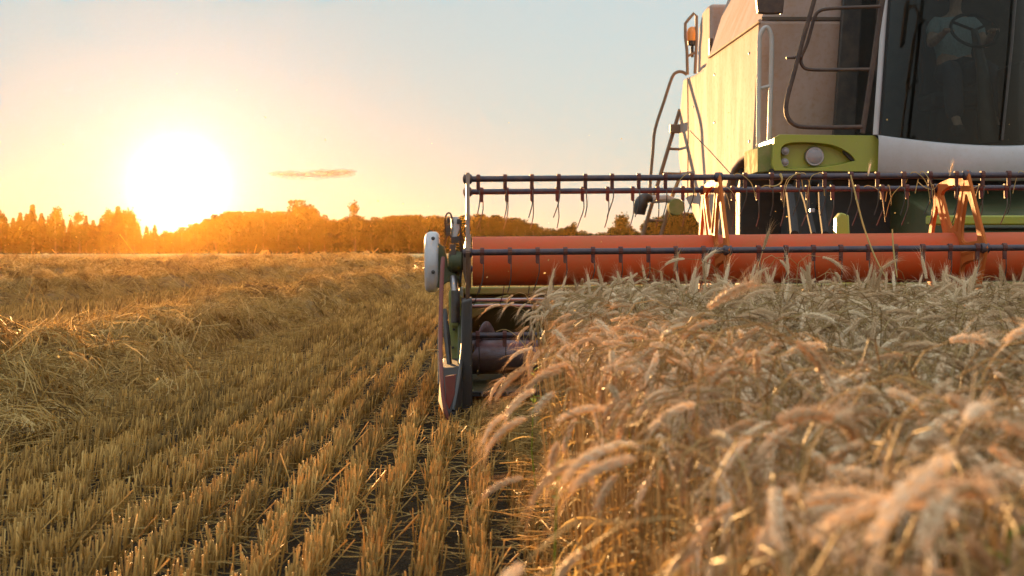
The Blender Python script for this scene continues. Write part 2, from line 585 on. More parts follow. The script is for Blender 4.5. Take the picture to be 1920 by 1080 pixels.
# ---- loose straw lying on the stubble
def litter(name, n, fx, y0, y1, w, lmin, lmax, label, seed, zmax=.05):
    g = np.random.default_rng(seed)
    Y = y0 + (y1 - y0) * g.uniform(0, 1, n) ** .75
    X = fx(Y, g.uniform(0, 1, n))
    an = g.uniform(0, 2 * math.pi, n); L = g.uniform(lmin, lmax, n)
    d = np.stack([np.cos(an), np.sin(an), g.normal(0, .12, n)], 1)
    Z = g.uniform(0, zmax, n) ** 1.0
    C = np.stack([X, Y, Z], 1)
    side = np.stack([-np.sin(an), np.cos(an), g.normal(.2, .4, n)], 1) * (L * g.normal(0, .12, n))[:, None]
    P0 = C - d * L[:, None] / 2; P2 = C + d * L[:, None] / 2; P1 = C + side
    for P in (P0, P1, P2):
        P[:, 2] = np.maximum(P[:, 2], 0)
    me = strands(name, [P0, P1, P2], [np.full(n, w)] * 3, g.uniform(.1, .9, n))
    me.materials.append(M_STRAW)
    return tag(link(bpy.data.objects.new(name, me)), label, None, None, 'stuff')


litter("loose_straw", 8500, lambda y, u: -.42 * y - .2 + u * (.44 * y + 1.1), 3.6, 14, .0016, .04, .22, "loose straw lying between the stubble rows", 5, .06)
litter("loose_straw", 2600, lambda y, u: -2.35 + bend(y) + u * .38, 5.2, 20, .002, .06, .28, "loose straw strewn beside the swath", 6, .1)


# ---- straw swaths
def swath(name, c0, y0, y1, hw, hh, bands, label, seed, mat_=None):
    """a long heap of straw: bumpy core plus strands lying over it; bands = (y0, y1, strands per m2, half width, length)"""
    g = np.random.default_rng(seed)

    def height(u, y):
        x = u * hw
        a = mnoise.noise(Vector((x * .9 + seed * 7, y * .75, 1))) + .55 * mnoise.noise(Vector((x * 2.3, y * 1.9 + seed, 4))) + .28 * mnoise.noise(Vector((x * 5, y * 4.3, seed)))
        prof = max(0, 1 - abs(u) ** 2.3) ** .8
        c = mnoise.noise(Vector((x * 1.7 + 3, y * 1.25 + seed, 8)))
        return hh * prof * max(.14, .62 + .85 * a + 1.1 * max(0, c) ** 1.2)

    step = lambda y: .09 if y < 14 else (.2 if y < 35 else .6)
    yy = [y0]
    while yy[-1] < y1:
        yy.append(yy[-1] + step(yy[-1]))
    uu = np.linspace(-1, 1, 29)
    H = np.array([[height(u, y) * min(1, (y - y0) / 1.2 + .0) for u in uu] for y in yy])
    yy = np.array(yy)
    bx = c0 + bend(yy)
    wob = .12 * np.sin(yy * .55 + seed) + .08 * np.sin(yy * 1.3)
    Xc = (bx + wob)[:, None] + uu[None] * hw
    Vv = np.stack([Xc, np.repeat(yy[:, None], len(uu), 1), H - .01], -1)
    nu, ny_ = len(uu), len(yy)
    ii = (np.arange(ny_ - 1)[:, None] * nu + np.arange(nu - 1)[None]).ravel()
    core = Vv.copy(); core[:, :, 2] = core[:, :, 2] * .93 - .015
    me = np_mesh(name, core.reshape(-1, 3), np.stack([ii, ii + 1, ii + nu + 1, ii + nu], 1), np.zeros((0, 3), int), np.full(nu * ny_, .12), smooth=True)
    allV, allQ, allT, allS = [core.reshape(-1, 3)], [np.stack([ii, ii + 1, ii + nu + 1, ii + nu], 1)], [], [np.clip(rng.normal(.22, .1, nu * ny_), 0, 1)]
    off = nu * ny_
    for (a, b, dens, w, L0) in bands:
        n = int((b - a) * 2 * hw * dens)
        y = g.uniform(a, b, n); u = g.uniform(-1.05, 1.05, n)
        fy = np.interp(y, yy, np.arange(ny_)); iy = np.clip(fy.astype(int), 0, ny_ - 2); ty = fy - iy
        fu = np.clip((u + 1) / 2 * (nu - 1), 0, nu - 1.001); iu = fu.astype(int); tu = fu - iu
        z = (H[iy, iu] * (1 - ty) * (1 - tu) + H[iy + 1, iu] * ty * (1 - tu) + H[iy, iu + 1] * (1 - ty) * tu + H[iy + 1, iu + 1] * ty * tu)
        gxu = (H[iy, iu + 1] - H[iy, iu]) / (2 * hw / (nu - 1))
        gyy = (H[iy + 1, iu] - H[iy, iu]) / np.maximum(yy[iy + 1] - yy[iy], .01)
        x = np.interp(y, yy, bx + wob) + u * hw
        cl = np.array([mnoise.noise(Vector((xx * 1.4, yv * 1.4, 9))) for xx, yv in zip(x, y)])
        an = g.normal(0, 1.0, n) + 3.2 * cl + (g.uniform(0, 1, n) < .35) * g.uniform(0, 6.28, n)
        L = L0 * np.exp(g.normal(0, .45, n))
        up = np.abs(g.normal(0, .13, n)) + (g.uniform(0, 1, n) < .06) * g.uniform(.2, .9, n) * np.clip(14 / y, .15, 1)
        d = np.stack([np.cos(an), np.sin(an), gxu * np.cos(an) + gyy * np.sin(an)], 1)
        d = _norm(d)
        C = np.stack([x, y, z + g.uniform(-.01, .035, n)], 1)
        P0 = C - d * (L / 2)[:, None]
        P2 = C + d * (L / 2)[:, None]; P2[:, 2] += up * L
        P1 = C + np.stack([g.normal(0, .07, n), g.normal(0, .07, n), g.uniform(0, .14, n)], 1) * L[:, None]
        for P in (P0, P1, P2):
            P[:, 2] = np.maximum(P[:, 2], .004)
        W = w * g.uniform(.6, 1.2, n)
        sm = strands("tmp", [P0, P1, P2], [W, W, W * .8], np.zeros(n))
        nv = len(sm.vertices)
        co = np.empty(nv * 3, np.float32); sm.vertices.foreach_get('co', co)
        bpy.data.meshes.remove(sm)
        allV.append(co.reshape(-1, 3))
        base = (np.arange(n) * 9)[:, None] + off
        for k in range(2):
            for j in range(3):
                j2 = (j + 1) % 3
                allQ.append(np.concatenate([base + 3 * k + j, base + 3 * k + j2, base + 3 * k + 3 + j2, base + 3 * k + 3 + j], 1))
        allT.append(base + np.array([[6, 7, 8]]))
        allS.append(np.repeat(np.clip(.5 + .22 * cl + g.normal(0, .22, n), 0, 1), 9))
        off += nv
    # tangled clumps sitting on the heap
    for (a, b, dens, w, L0) in bands:
        per = 130 if a < 12 else (60 if a < 30 else 26)
        rc = .17 if a < 30 else .24
        nc = int((b - a) * 2 * hw * (9 if a < 30 else 3))
        cy_ = g.uniform(a + .2, b, nc); cu = np.clip(g.normal(0, .5, nc), -.95, .95)
        cr = rc * np.exp(g.normal(0, .35, nc))
        fy = np.interp(cy_, yy, np.arange(ny_)).astype(int); iu = np.clip(((cu + 1) / 2 * (nu - 1)), 0, nu - 1).astype(int)
        cz = H[fy, iu] - cr * .25
        cx_ = np.interp(cy_, yy, bx + wob) + cu * hw
        cs = np.clip(.5 + g.normal(0, .2, nc), .05, .95)
        k_ = np.repeat(np.arange(nc), per); n = len(k_)
        nv_ = _norm(g.normal(0, 1, (n, 3)) * np.array([1, 1, .8])); nv_[:, 2] = np.abs(nv_[:, 2])
        ta = _norm(np.cross(nv_, g.normal(0, 1, (n, 3)) + np.array([.5, .5, 0]) * np.sin(k_ * 1.7)[:, None]))
        L = L0 * .7 * np.exp(g.normal(0, .4, n)); r = cr[k_]
        C = np.stack([cx_[k_], cy_[k_], cz[k_]], 1) + nv_ * (r * g.uniform(.75, 1.08, n))[:, None] * np.array([1.25, 1.25, .85])
        drop = nv_ * (L ** 2 / (10 * r)).clip(0, .12)[:, None]
        P0 = C - ta * (L / 2)[:, None] - drop; P2 = C + ta * (L / 2)[:, None] - drop; P1 = C
        for P in (P0, P1, P2):
            P[:, 2] = np.maximum(P[:, 2], .004)
        W = w * g.uniform(.6, 1.2, n)
        sm = strands("tmp", [P0, P1, P2], [W, W, W * .8], np.zeros(n))
        nv = len(sm.vertices)
        co = np.empty(nv * 3, np.float32); sm.vertices.foreach_get('co', co)
        bpy.data.meshes.remove(sm)
        allV.append(co.reshape(-1, 3))
        base = (np.arange(n) * 9)[:, None] + off
        for k in range(2):
            for j in range(3):
                j2 = (j + 1) % 3
                allQ.append(np.concatenate([base + 3 * k + j, base + 3 * k + j2, base + 3 * k + 3 + j2, base + 3 * k + 3 + j], 1))
        allT.append(base + np.array([[6, 7, 8]]))
        allS.append(np.repeat(np.clip(cs[k_] + g.normal(0, .2, n), 0, 1), 9))
        off += nv
    bpy.data.meshes.remove(me)
    me = np_mesh(name, np.concatenate(allV), np.concatenate(allQ), np.concatenate(allT), np.concatenate(allS))
    me.materials.append(mat_ or M_STRAW)
    return tag(link(bpy.data.objects.new(name, me)), label, None, None, 'stuff')


swath("straw_swath", -3.12, 5.6, 75, .85, .39, [(5.6, 11, 1000, .0032, .18), (11, 18, 700, .0036, .2), (18, 32, 280, .0045, .25), (32, 75, 70, .009, .28)],
      "golden straw swath with rough tufts lying beside the stubble rows", 3)
swath("straw_swath", -8.75, 19, 120, 1.05, .46, [(19, 30, 200, .0042, .26), (30, 60, 85, .008, .3), (60, 120, 22, .02, .35)],
      "second straw swath beyond a strip of stubble, half lost in the glow", 5)
swath("straw_swath", -15.5, 38, 150, 1.1, .46, [(38, 70, 55, .011, .3), (70, 150, 14, .028, .4)], "hazy third straw swath out in the field", 8)
swath("straw_swath", -22.5, 55, 170, 1.2, .5, [(55, 90, 35, .014, .35), (90, 170, 10, .03, .45)], "farthest faint straw swath low in front of the tree line", 9)


# ---- trees along the field edge
def leaf_mat(name, a, b):
    m, nt, p, out = mat(name)
    n1 = N(nt, 'ShaderNodeTexNoise', Scale=.9, Detail=3.0)
    tcn = N(nt, 'ShaderNodeTexCoord'); nt.links.new(tcn.outputs['Object'], n1.inputs['Vector'])
    c = ramp(nt, n1.outputs['Fac'], [(.35, a), (.65, b)])
    nt.links.new(c, p.inputs['Base Color']); p.inputs['Roughness'].default_value = .9; p.inputs['Specular IOR Level'].default_value = 0
    tr = N(nt, 'ShaderNodeBsdfTranslucent'); nt.links.new(c, tr.inputs['Color'])
    mx_ = N(nt, 'ShaderNodeMixShader'); mx_.inputs[0].default_value = .3
    nt.links.new(p.outputs[0], mx_.inputs[1]); nt.links.new(tr.outputs[0], mx_.inputs[2]); nt.links.new(mx_.outputs[0], out.inputs['Surface'])
    return m


M_SPRUCE = leaf_mat("spruce needles", (.03, .03, .015), (.045, .045, .02))
M_BROAD = leaf_mat("broad leaves", (.036, .04, .015), (.05, .055, .02))
M_BARK = plain("bark", (.09, .07, .05), .9)


def leaf_quads(C, D, size, g):
    """many small leaf-spray faces at C, each roughly along D"""
    n = len(C)
    D = _norm(D + g.normal(0, .45, (n, 3)))
    u = _norm(np.cross(D, g.normal(0, 1, (n, 3))))
    s = (size * g.uniform(.6, 1.4, n))[:, None]
    V = np.stack([C - D * s * .5, C + u * s * .38, C + D * s * .6, C - u * s * .38], 1).reshape(-1, 3)
    return V


def spruce_crown(seed):
    g = np.random.default_rng(seed)
    n = 1500
    t = g.uniform(0, 1, n) ** .8
    k = int(g.integers(11, 15))
    tier = (np.floor(t * k) + .5) / k * .75 + t * .25
    r = (1 - tier) ** .95 * .2 * g.uniform(.15, 1, n) ** .6 * (1 + .25 * np.sin(7 * t * k / 3 + seed))
    a = g.uniform(0, 6.283, n)
    lop = 1 + .3 * np.cos(a - seed)
    C = np.stack([r * lop * np.cos(a), r * lop * np.sin(a), .1 + .9 * t - .10 * r / .24 * (1 - t)], 1)
    D = np.stack([np.cos(a), np.sin(a), -.35 * np.ones(n)], 1)
    return leaf_quads(C, D, .055, g)


def broad_crown(seed):
    g = np.random.default_rng(seed)
    Vs = []
    nb = int(g.integers(13, 20))
    for i in range(nb):
        h = g.uniform(.12, .95)
        rr = .3 * math.sqrt(max(0.05, 1 - ((h - .5) / .52) ** 2)) * g.uniform(.2, 1)
        a = g.uniform(0, 6.283)
        c = np.array([rr * math.cos(a), rr * math.sin(a), h])
        q = 100
        d = _norm(g.normal(0, 1, (q, 3)))
        rad = g.uniform(.07, .14)
        C = c + d * (rad * g.uniform(.3, 1, q) ** .5)[:, None] * np.array([1, 1, 1.25])
        C[:, 2] = np.minimum(C[:, 2], 1.02)
        Vs.append(leaf_quads(C, d, .052, g))
    return np.concatenate(Vs)


def birch_crown(seed):
    g = np.random.default_rng(seed)
    Vs = []
    for i in range(22):
        h = g.uniform(.3, 1.0)
        rr = .17 * math.sqrt(max(.04, 1 - ((h - .58) / .5) ** 2)) * g.uniform(.1, 1)
        a = g.uniform(0, 6.283); q = 55
        C = np.array([rr * math.cos(a), rr * math.sin(a), h]) + g.normal(0, 1, (q, 3)) * np.array([.035, .035, .06])
        Vs.append(leaf_quads(C, np.tile(np.array([[0, 0, -1.0]]), (q, 1)), .045, g))
    return np.concatenate(Vs)


def quads_mesh(name, V, m):
    q = np.arange(len(V)).reshape(-1, 4)
    me = np_mesh(name, V, q); me.materials.append(m)
    return me


def trunk_mesh(name, seed, limbs):
    g = random.Random(seed)
    mb = MB()
    mb.tube([(0, 0, -.02), (.004, 0, .3), (-.004, .004, .65), (0, 0, .97)], [.022, .016, .009, .002], 7)
    for i in range(limbs):
        h = g.uniform(.25, .75); a = g.uniform(0, 6.28); l = g.uniform(.1, .2)
        mb.tube([(0, 0, h), (l * .6 * math.cos(a), l * .6 * math.sin(a), h + .06), (l * math.cos(a), l * math.sin(a), h + .14)], [.008, .005, .002], 5)
    me = bpy.data.meshes.new(name); me.from_pydata(mb.v, [], mb.f); me.materials.append(M_BARK)
    return me


KINDS = {
    'spruce': [quads_mesh("crown", spruce_crown(s), M_SPRUCE) for s in (1, 2, 3, 4)],
    'broadleaf': [quads_mesh("crown", broad_crown(s), M_BROAD) for s in (5, 6, 7, 8, 9)],
    'birch': [quads_mesh("crown", birch_crown(s), M_BROAD) for s in (10, 11, 12)],
}
TRUNKS = {'spruce': trunk_mesh("trunk", 1, 0), 'broadleaf': trunk_mesh("trunk", 2, 7), 'birch': trunk_mesh("trunk", 3, 6)}
TREE_LABEL = {
    'spruce': "dark pointed spruce standing in the hazy tree line",
    'broadleaf': "rounded broadleaf tree standing in the hazy tree line",
    'birch': "slender loose-crowned tree standing in the hazy tree line",
}
TREE_Y = 336.0
SKY_PX = [-260, 0, 30, 62, 85, 105, 130, 150, 175, 200, 222, 250, 268, 282, 300, 322, 345, 370, 400, 420, 460, 480, 510, 530, 560, 582, 600, 640, 665, 685, 700, 740, 780, 850, 900, 950, 985, 1000, 1030, 1045, 1070, 1100, 1140, 1163, 1200, 1225, 1260, 1300, 1400, 1700, 2200]
SKY_PY = [398, 398, 400, 390, 402, 392, 404, 400, 402, 394, 390, 406, 420, 408, 418, 427, 421, 410, 402, 398, 395, 389, 391, 394, 384, 388, 402, 405, 394, 405, 405, 402, 401, 403, 401, 404, 413, 418, 426, 430, 419, 433, 433, 411, 430, 405, 398, 396, 398, 396, 396]


def plant_tree(kind, px, top_px, Y, label=None, wide=1.0):
    base = at(px, 480, Y)
    top = at(px, top_px, Y).z
    gz_ = .45
    h = top - gz_ + .3
    t = empty(kind + "_tree", (base.x, Y, gz_ - .3))
    c = bpy.data.objects.new("crown", rnd.choice(KINDS[kind])); COL.objects.link(c); c.parent = t
    k = bpy.data.objects.new("trunk", TRUNKS[kind]); COL.objects.link(k); k.parent = t
    s = h * wide * rnd.uniform(.85, 1.15)
    t.scale = (s, s, h)
    t.rotation_euler = (0, 0, rnd.uniform(0, 6.28))
    return tag(t, label or TREE_LABEL[kind], "tree", {'spruce': "spruces in the far tree line", 'broadleaf': "broadleaf trees in the far tree line", 'birch': "slender trees in the far tree line"}[kind] if not label else None)


# trees one can point at
for kind, px, py, lab, wide in [
    ('spruce', 222, 388, "tall broad spruce, the last full spire before the sun's glare", 1.2),
    ('spruce', 62, 385, "tall dark spruce spire near the end of the tree line farthest from the harvester", 1.3),
    ('spruce', 252, 404, "small pointed spruce at the edge of the sun's glare", 1.0),
    ('birch', 104, 388, "thin feathery tree standing up between two spruces of the tree line", .9),
    ('broadleaf', 556, 379, "tallest rounded tree, rising well above its neighbours past the sun", .9),
    ('broadleaf', 580, 386, "tall rounded tree pressed against the tallest rounded one", .8),
    ('birch', 666, 388, "narrow tree poking up where the forest edge gets even", .75),
    ('birch', 1163, 408, "lone loose tree seen between reel tines and the rear ladder", 1.5),
    ('broadleaf', 1072, 418, "low round tree seen under the reel tines", 1.0),
]:
    plant_tree(kind, px, py, TREE_Y - 6, lab, wide)
px = -250.0
while px < 1420:
    top = float(np.interp(px, SKY_PX, SKY_PY)) + rnd.uniform(2, 13)
    if px < 320:
        kind = rnd.choice(['spruce', 'spruce', 'birch', 'spruce'])
    elif px < 690:
        kind = rnd.choice(['broadleaf', 'broadleaf', 'birch', 'broadleaf'])
    else:
        kind = 'broadleaf'
    if 285 < px < 372:
        top = max(top, 422)
    plant_tree(kind, px, min(top, 452), TREE_Y + rnd.uniform(-5, 5), wide=1.25 if kind != 'broadleaf' else rnd.uniform(.75, 1.0))
    px += rnd.uniform(11, 18)

# the wood behind reads as one mass
Vw = []
g = np.random.default_rng(77)
for px in np.arange(-420, 2350, 9.0):
    for row in range(3):
        top = float(np.interp(px, SKY_PX, SKY_PY)) + 5 + g.uniform(0, 7) + (12 if row == 0 else 0) + (0 if px > 690 else (15 if px < 315 else 5))
        Y = TREE_Y + 14 + 9 * row
        b = at(px + g.uniform(-5, 5), 480, Y)
        h = at(px, min(top, 455), Y).z + .2
        me = rnd.choice(KINDS['spruce' if px < 315 else 'broadleaf'])
        co = np.empty(len(me.vertices) * 3, np.float32); me.vertices.foreach_get('co', co); co = co.reshape(-1, 4, 3)
        co = co[g.uniform(0, 1, len(co)) < .62].reshape(-1, 3)
        s = max(h, 6) * .95
        Vw.append(co * np.array([s, s, h]) + np.array([b.x, Y, 0]))
# brushwood along the foot of the wood
nb = 16000
bxp = g.uniform(-85, 150, nb); Cb = np.stack([bxp, TREE_Y + g.uniform(-3, 12, nb), .2 + 3.4 * g.uniform(0, 1, nb) ** 1.3 * (.6 + .4 * np.sin(bxp * .9) * np.sin(bxp * .23))], 1)
Vw.append(leaf_quads(Cb, g.normal(0, 1, (nb, 3)), .75, g))
wood = quads_mesh("distant_woods", np.concatenate(Vw), M_BROAD)
tag(link(bpy.data.objects.new("distant_woods", wood)), "hazy mass of woods behind the tree line", None, None, 'stuff')

# ---- one small flat cloud
mb = MB()
m, nt, p, out = mat("thin cloud")
n1 = N(nt, 'ShaderNodeTexNoise', Scale=.012, Detail=6.0, Roughness=.6)
tcn = N(nt, 'ShaderNodeTexCoord'); nt.links.new(tcn.outputs['Object'], n1.inputs['Vector'])
lw = N(nt, 'ShaderNodeLayerWeight', Blend=.5)
sb = N(nt, 'ShaderNodeMath', operation='SUBTRACT'); sb.inputs[0].default_value = 1.0
nt.links.new(lw.outputs['Facing'], sb.inputs[1])
ml = N(nt, 'ShaderNodeMath', operation='MULTIPLY'); nt.links.new(sb.outputs[0], ml.inputs[0])
fr = ramp(nt, n1.outputs['Fac'], [(.3, (.15,) * 3), (.7, (.95,) * 3)]); nt.links.new(fr, ml.inputs[1])
p.inputs['Base Color'].default_value = (.62, .45, .4, 1); p.inputs['Roughness'].default_value = 1; p.inputs['Specular IOR Level'].default_value = 0
tr = N(nt, 'ShaderNodeBsdfTransparent'); mx_ = N(nt, 'ShaderNodeMixShader')
nt.links.new(ml.outputs[0], mx_.inputs[0]); nt.links.new(tr.outputs[0], mx_.inputs[1]); nt.links.new(p.outputs[0], mx_.inputs[2])
nt.links.new(mx_.outputs[0], out.inputs['Surface'])
CY_ = 5200.0
cc = at(585, 328, CY_)
bm = bmesh.new()
for (ox, oz, rx, rz) in ((-20, 0, 125, 18), (-80, 6, 80, 10), (60, 2, 95, 12), (80, 13, 80, 8), (95, 9, 60, 7)):
    mm_ = Matrix.Translation((ox, 0, oz)) @ Matrix.Diagonal((rx, rx * .8, rz, 1))
    bmesh.ops.create_icosphere(bm, subdivisions=5, radius=1, matrix=mm_)
for v in bm.verts:
    v.co += Vector((mnoise.noise(v.co * .02) * 14, 0, mnoise.noise(v.co * .035 + Vector((5, 0, 0))) * 5))
me = bpy.data.meshes.new("cloud"); bm.to_mesh(me); bm.free(); me.shade_smooth(); me.materials.append(m)
cloud = bpy.data.objects.new("cloud", me); cloud.location = cc; link(cloud)
tag(cloud, "small thin pinkish cloud hanging low in the clear sky", "cloud", None, 'stuff')

# ================================================================== the combine harvester
CXM = 4.25                                    # machine centre line
combine = empty("combine_harvester", (CXM, 13.0, 0))
tag(combine, "dusty white and lime green combine harvester with wide orange red reel cutting the wheat", "combine harvester")


def yz(X0, sgn=1):
    return lambda u, v, w: (X0 + sgn * w, u, v)


def xz(Y0, sgn=1):
    return lambda u, v, w: (u, Y0 + sgn * w, v)


# ---- body: one solid with the side outline of the photo
XS = 2.62
side_px = [(1424, 38), (1412, 290), (1398, 295), (1384, 305), (1373, 320), (1366, 338), (1358, 372), (1350, 410), (1344, 470), (1326, 470), (1312, 430), (1282, 366),
           (1272, 298), (1274, 213), (1281, 148), (1300, 140), (1320, 128), (1329, 107)]
side = [(p.y, p.z) for p in (atx(x, y, XS) for x, y in side_px)]
body = MB().prism(side, yz(XS), 2 * (CXM - XS)).build("body", M_WHITE, combine, bevel=.03, segs=3)
# pressed seams, trim lips
mb = MB()


def seam(px, X, r=.004, off=-.004):
    mb.tube([atx(x, y, X + off) for x, y in px], r, 6)


seam([(1293, 245), (1330, 283), (1370, 327)], XS)
seam([(1289, 146), (1290, 250), (1289, 372)], XS)
mb.build("panel_seam", M_SEAM, body)
mb = MB()
mb.tube([atx(x, y, XS - .01) for x, y in [(1425, 39), (1390, 64), (1350, 92), (1329, 107)]], .016, 8)
mb.build("trim_lip", M_WHITE, body)
mb = MB()
for (x, y) in [(1340, 140), (1340, 230), (1405, 100), (1405, 265), (1300, 200), (1300, 320)]:
    mb.lathe(atx(x, y, XS) + Vector((.004, 0, 0)), (-1, 0, 0), [(0, .016), (.008, .015), (.012, .008)], 10)
mb.build("panel_bolt", M_STEEL, body)
yf = at(1500, 35, 13.0)
MB().box((XS + .02, 12.985, yf.z - .014), (at(1592, 35, 13).x, 12.998, yf.z + .014)).build("front_seam", M_SEAM, body)
# grain tank with sloping sides
lev = []
for (x, y, X) in [(1329, 107, 2.64), (1340, 72, 2.74), (1353, 30, 2.86), (1367, -8, 2.95), (1392, -60, 3.08)]:
    p = atx(x, y, X); lev.append((X, p.y, p.z))
zb0 = at(1426, 38, 13.02).z + .004
vs, fs = [], []
for i, (X, Yr, Z) in enumerate(lev):
    Xm = 2 * CXM - X
    zf = zb0 + (Z - lev[0][2])
    vs += [(X, 13.03, zf), (X, Yr, Z), (Xm, Yr, Z), (Xm, 13.03, zf)]
for i in range(len(lev) - 1):
    for k in range(4):
        fs.append((4 * i + k, 4 * i + (k + 1) % 4, 4 * i + 4 + (k + 1) % 4, 4 * i + 4 + k))
fs += [(3, 2, 1, 0), tuple(4 * (len(lev) - 1) + k for k in range(4))]
MB().add(vs, fs).build("grain_tank", M_WHITE, combine, bevel=.015)
# rounded engine hood behind the tank
hood = [(16.62, 2.9), (16.62, atx(1330, 9, 2.78).z), (16.9, atx(1330, 9, 2.78).z + .02), (17.2, atx(1319, 20, 2.78).z), (17.45, atx(1312, 50, 2.78).z), (17.6, atx(1310, 120, 2.78).z - .1)]
hd = MB().prism(hood, yz(2.78), 2 * (CXM - 2.78)).build("engine_hood", M_WHITE, combine, bevel=.04, segs=3)
mb = MB()
mb.box((2.72, 16.3, atx(1318, 118, 2.74).z), (2.76, 16.36, atx(1322, 82, 2.74).z))
mb.build("hood_strut", M_BLACK, hd)
# inside of the wheel arch, axle and underbody
a0 = atx(1358, 372, XS)
mb = MB()
mb.box((XS + .06, 14.2, .55), (2 * CXM - XS - .06, 14.45, 1.93))  # dark box standing in for the shade inside the arch
mb.box((XS + .5, 12.3, .9), (2 * CXM - XS - .5, 14.3, 1.62))
mb.tube([(XS + .1, 13.35, .86), (2 * CXM - XS - .1, 13.35, .86)], .14, 12)
mb.build("underbody", M_DARK, combine, bevel=.02)


def tyre(X0, wdt, Yc, Zc, Rr):
    m_ = MB()
    m_.lathe((X0, Yc, Zc), (1, 0, 0), [(.0, Rr * .52), (.015, Rr * .62), (.0, Rr * .8), (.05, Rr * .95), (.12, Rr * .985), (wdt - .12, Rr * .985), (wdt - .05, Rr * .95), (wdt, Rr * .8), (wdt - .015, Rr * .62), (wdt, Rr * .52)], 40)
    for i in range(20):                      # chevron lugs
        for s in (0, 1):
            a = 2 * math.pi * (i + .5 * s) / 20
            da = .13
            pts = []
            x0, x1 = (X0 + .02, X0 + wdt * .52) if s == 0 else (X0 + wdt - .02, X0 + wdt * .48)
            for (x, aa) in ((x0, a), (x1, a + da)):
                pts.append(Vector((x, Yc + (Rr + .005) * math.cos(aa), Zc + (Rr + .005) * math.sin(aa))))
            m_.tube(pts, .035, 5)
    t = m_.build("tyre", M_RUBBER, combine)
    MB().lathe((X0 + .03, Yc, Zc), (1, 0, 0), [(0.0, Rr * .5), (.02, Rr * .48), (.12, Rr * .35), (.1, Rr * .15), (.06, Rr * .13), (.06, .01)], 30).build("rim", M_OLIVE, t)
    return t


tyre(XS + .42, .62, 13.35, .88, .88)
tyre(2 * CXM - XS - 1.04, .62, 13.35, .88, .88)
tyre(XS + .25, .4, 17.3, .6, .6)
tyre(2 * CXM - XS - .65, .4, 17.3, .6, .6)

# ---- feeder house between cab and header
mb = MB()
prof = [(9.98, .45), (9.98, 1.0), (12.6, 1.62), (12.6, .95)]
fh = mb.prism(prof, yz(3.62), 1.26).build("feeder_house", M_OLIVE, combine, bevel=.02)
mb = MB()
zz = at(1660, 404, 10.6).z
mb.box((3.42, 10.55, zz - .07), (5.08, 10.72, zz))
mb.build("cross_beam", M_GREEN, fh, bevel=.012)
mb = MB()
p0 = at(1558, 380, 10.6)
mb.prism([(p0.x, .5), (p0.x + .02, zz - .02), (p0.x + .05, zz + .02), (p0.x + .11, zz), (p0.x + .15, .5)], xz(10.5), .1)
mb.build("beam_post", M_GREEN, fh, bevel=.01)
mb = MB()
mb.tube([at(1480, 352, 11.6), at(1486, 400, 11.2), at(1490, 440, 10.8)], .035, 8)
mb.tube([at(1500, 345, 11.9), at(1512, 380, 11.5), at(1526, 440, 10.9)], .022, 8)
mb.tube([at(1540, 348, 11.9), at(1542, 395, 11.6), at(1548, 440, 11.2)], .03, 8)
mb.build("hydraulic_hose", M_HOSE, fh)
mb = MB(); mb.box(at(1519, 398, 11.1), at(1526, 391, 11.13)); mb.build("reflector", M_LENS, fh, bevel=.003)

# ---- light panel under the platform
gp = [(1452, 258), (1462, 252), (1640, 254), (1648, 262), (1657, 320), (1640, 322), (1452, 320), (1447, 308)]
YG = 11.95


def arc_pts(pts, Y):
    q = []
    for (x, y) in pts:
        p = at(x, y, Y); q.append((p.x, p.z))
    return q


def smooth_loop(pts, k=6):
    n = len(pts); o = []
    for i in range(n):
        p0, p1, p2, p3 = [np.array(pts[(i + d) % n], float) for d in (-1, 0, 1, 2)]
        for j in range(k):
            t = j / k
            o.append(tuple(.5 * (2 * p1 + (p2 - p0) * t + (2 * p0 - 5 * p1 + 4 * p2 - p3) * t * t + (3 * p1 - p0 - 3 * p2 + p3) * t ** 3)))
    return o


outer = arc_pts(gp, YG)
eye = arc_pts(smooth_loop([(1464, 285), (1474, 270), (1510, 267), (1560, 272), (1590, 286), (1603, 300), (1596, 303), (1560, 311), (1500, 316), (1470, 313)], 4), YG)
mb = MB()
mb.plate(outer, [eye], xz(YG), .05)
lp = mb.build("light_panel", M_GREEN, combine, bevel=.012, segs=3)
mb = MB()
# the hollow behind the opening, and the box carrying it
ctr = np.mean(np.array(eye), 0)
inner = [tuple(ctr + (np.array(e) - ctr) * .9) for e in eye]
n_ = len(eye)
vs = [(p[0], YG + .045, p[1]) for p in eye] + [(p[0], YG + .09, p[1]) for p in inner]
fs = [(i, (i + 1) % n_, n_ + (i + 1) % n_, n_ + i) for i in range(n_)] + [tuple(range(n_, 2 * n_))]
mb.add(vs, fs)
xl, zl = at(1452, 320, YG).x + .02, at(1452, 319, YG).z
xr, zt = at(1648, 254, YG).x - .02, at(1640, 255, YG).z
mb.box((xl, YG + .1, zl + .02), (xr, YG + .75, zt - .015))
mb.build("lamp_recess", M_GREEN, lp)
for (x, y, r) in [(1473, 283, .030), (1472, 304, .030), (1528, 293, .072)]:
    c = at(x, y, YG + .03)
    mb = MB(); mb.lathe(c + Vector((0, .05, 0)), (0, -1, 0), [(0, r * 1.12), (.03, r * 1.14), (.045, r * 1.06), (.045, r)], 28)
    hl = mb.build("headlight", M_STEEL, lp)
    mb = MB(); mb.lathe(c + Vector((0, .02, 0)), (0, -1, 0), [(0, r), (.012, r * .97), (.022, r * .75), (.028, r * .35), (.029, .002)], 28)
    mb.build("headlight_lens", M_LENS, lp)
mb = MB(); c = at(1590, 293, YG + .055)
mb.prism(smooth_loop([(c.x - .05, c.z + .045), (c.x + .01, c.z + .035), (c.x + .05, c.z - .03), (c.x + .055, c.z - .055), (c.x, c.z - .02)], 4), xz(c.y - .03), .05)
mb.build("panel_slot", M_DARK, lp, bevel=.004)
mb = MB()
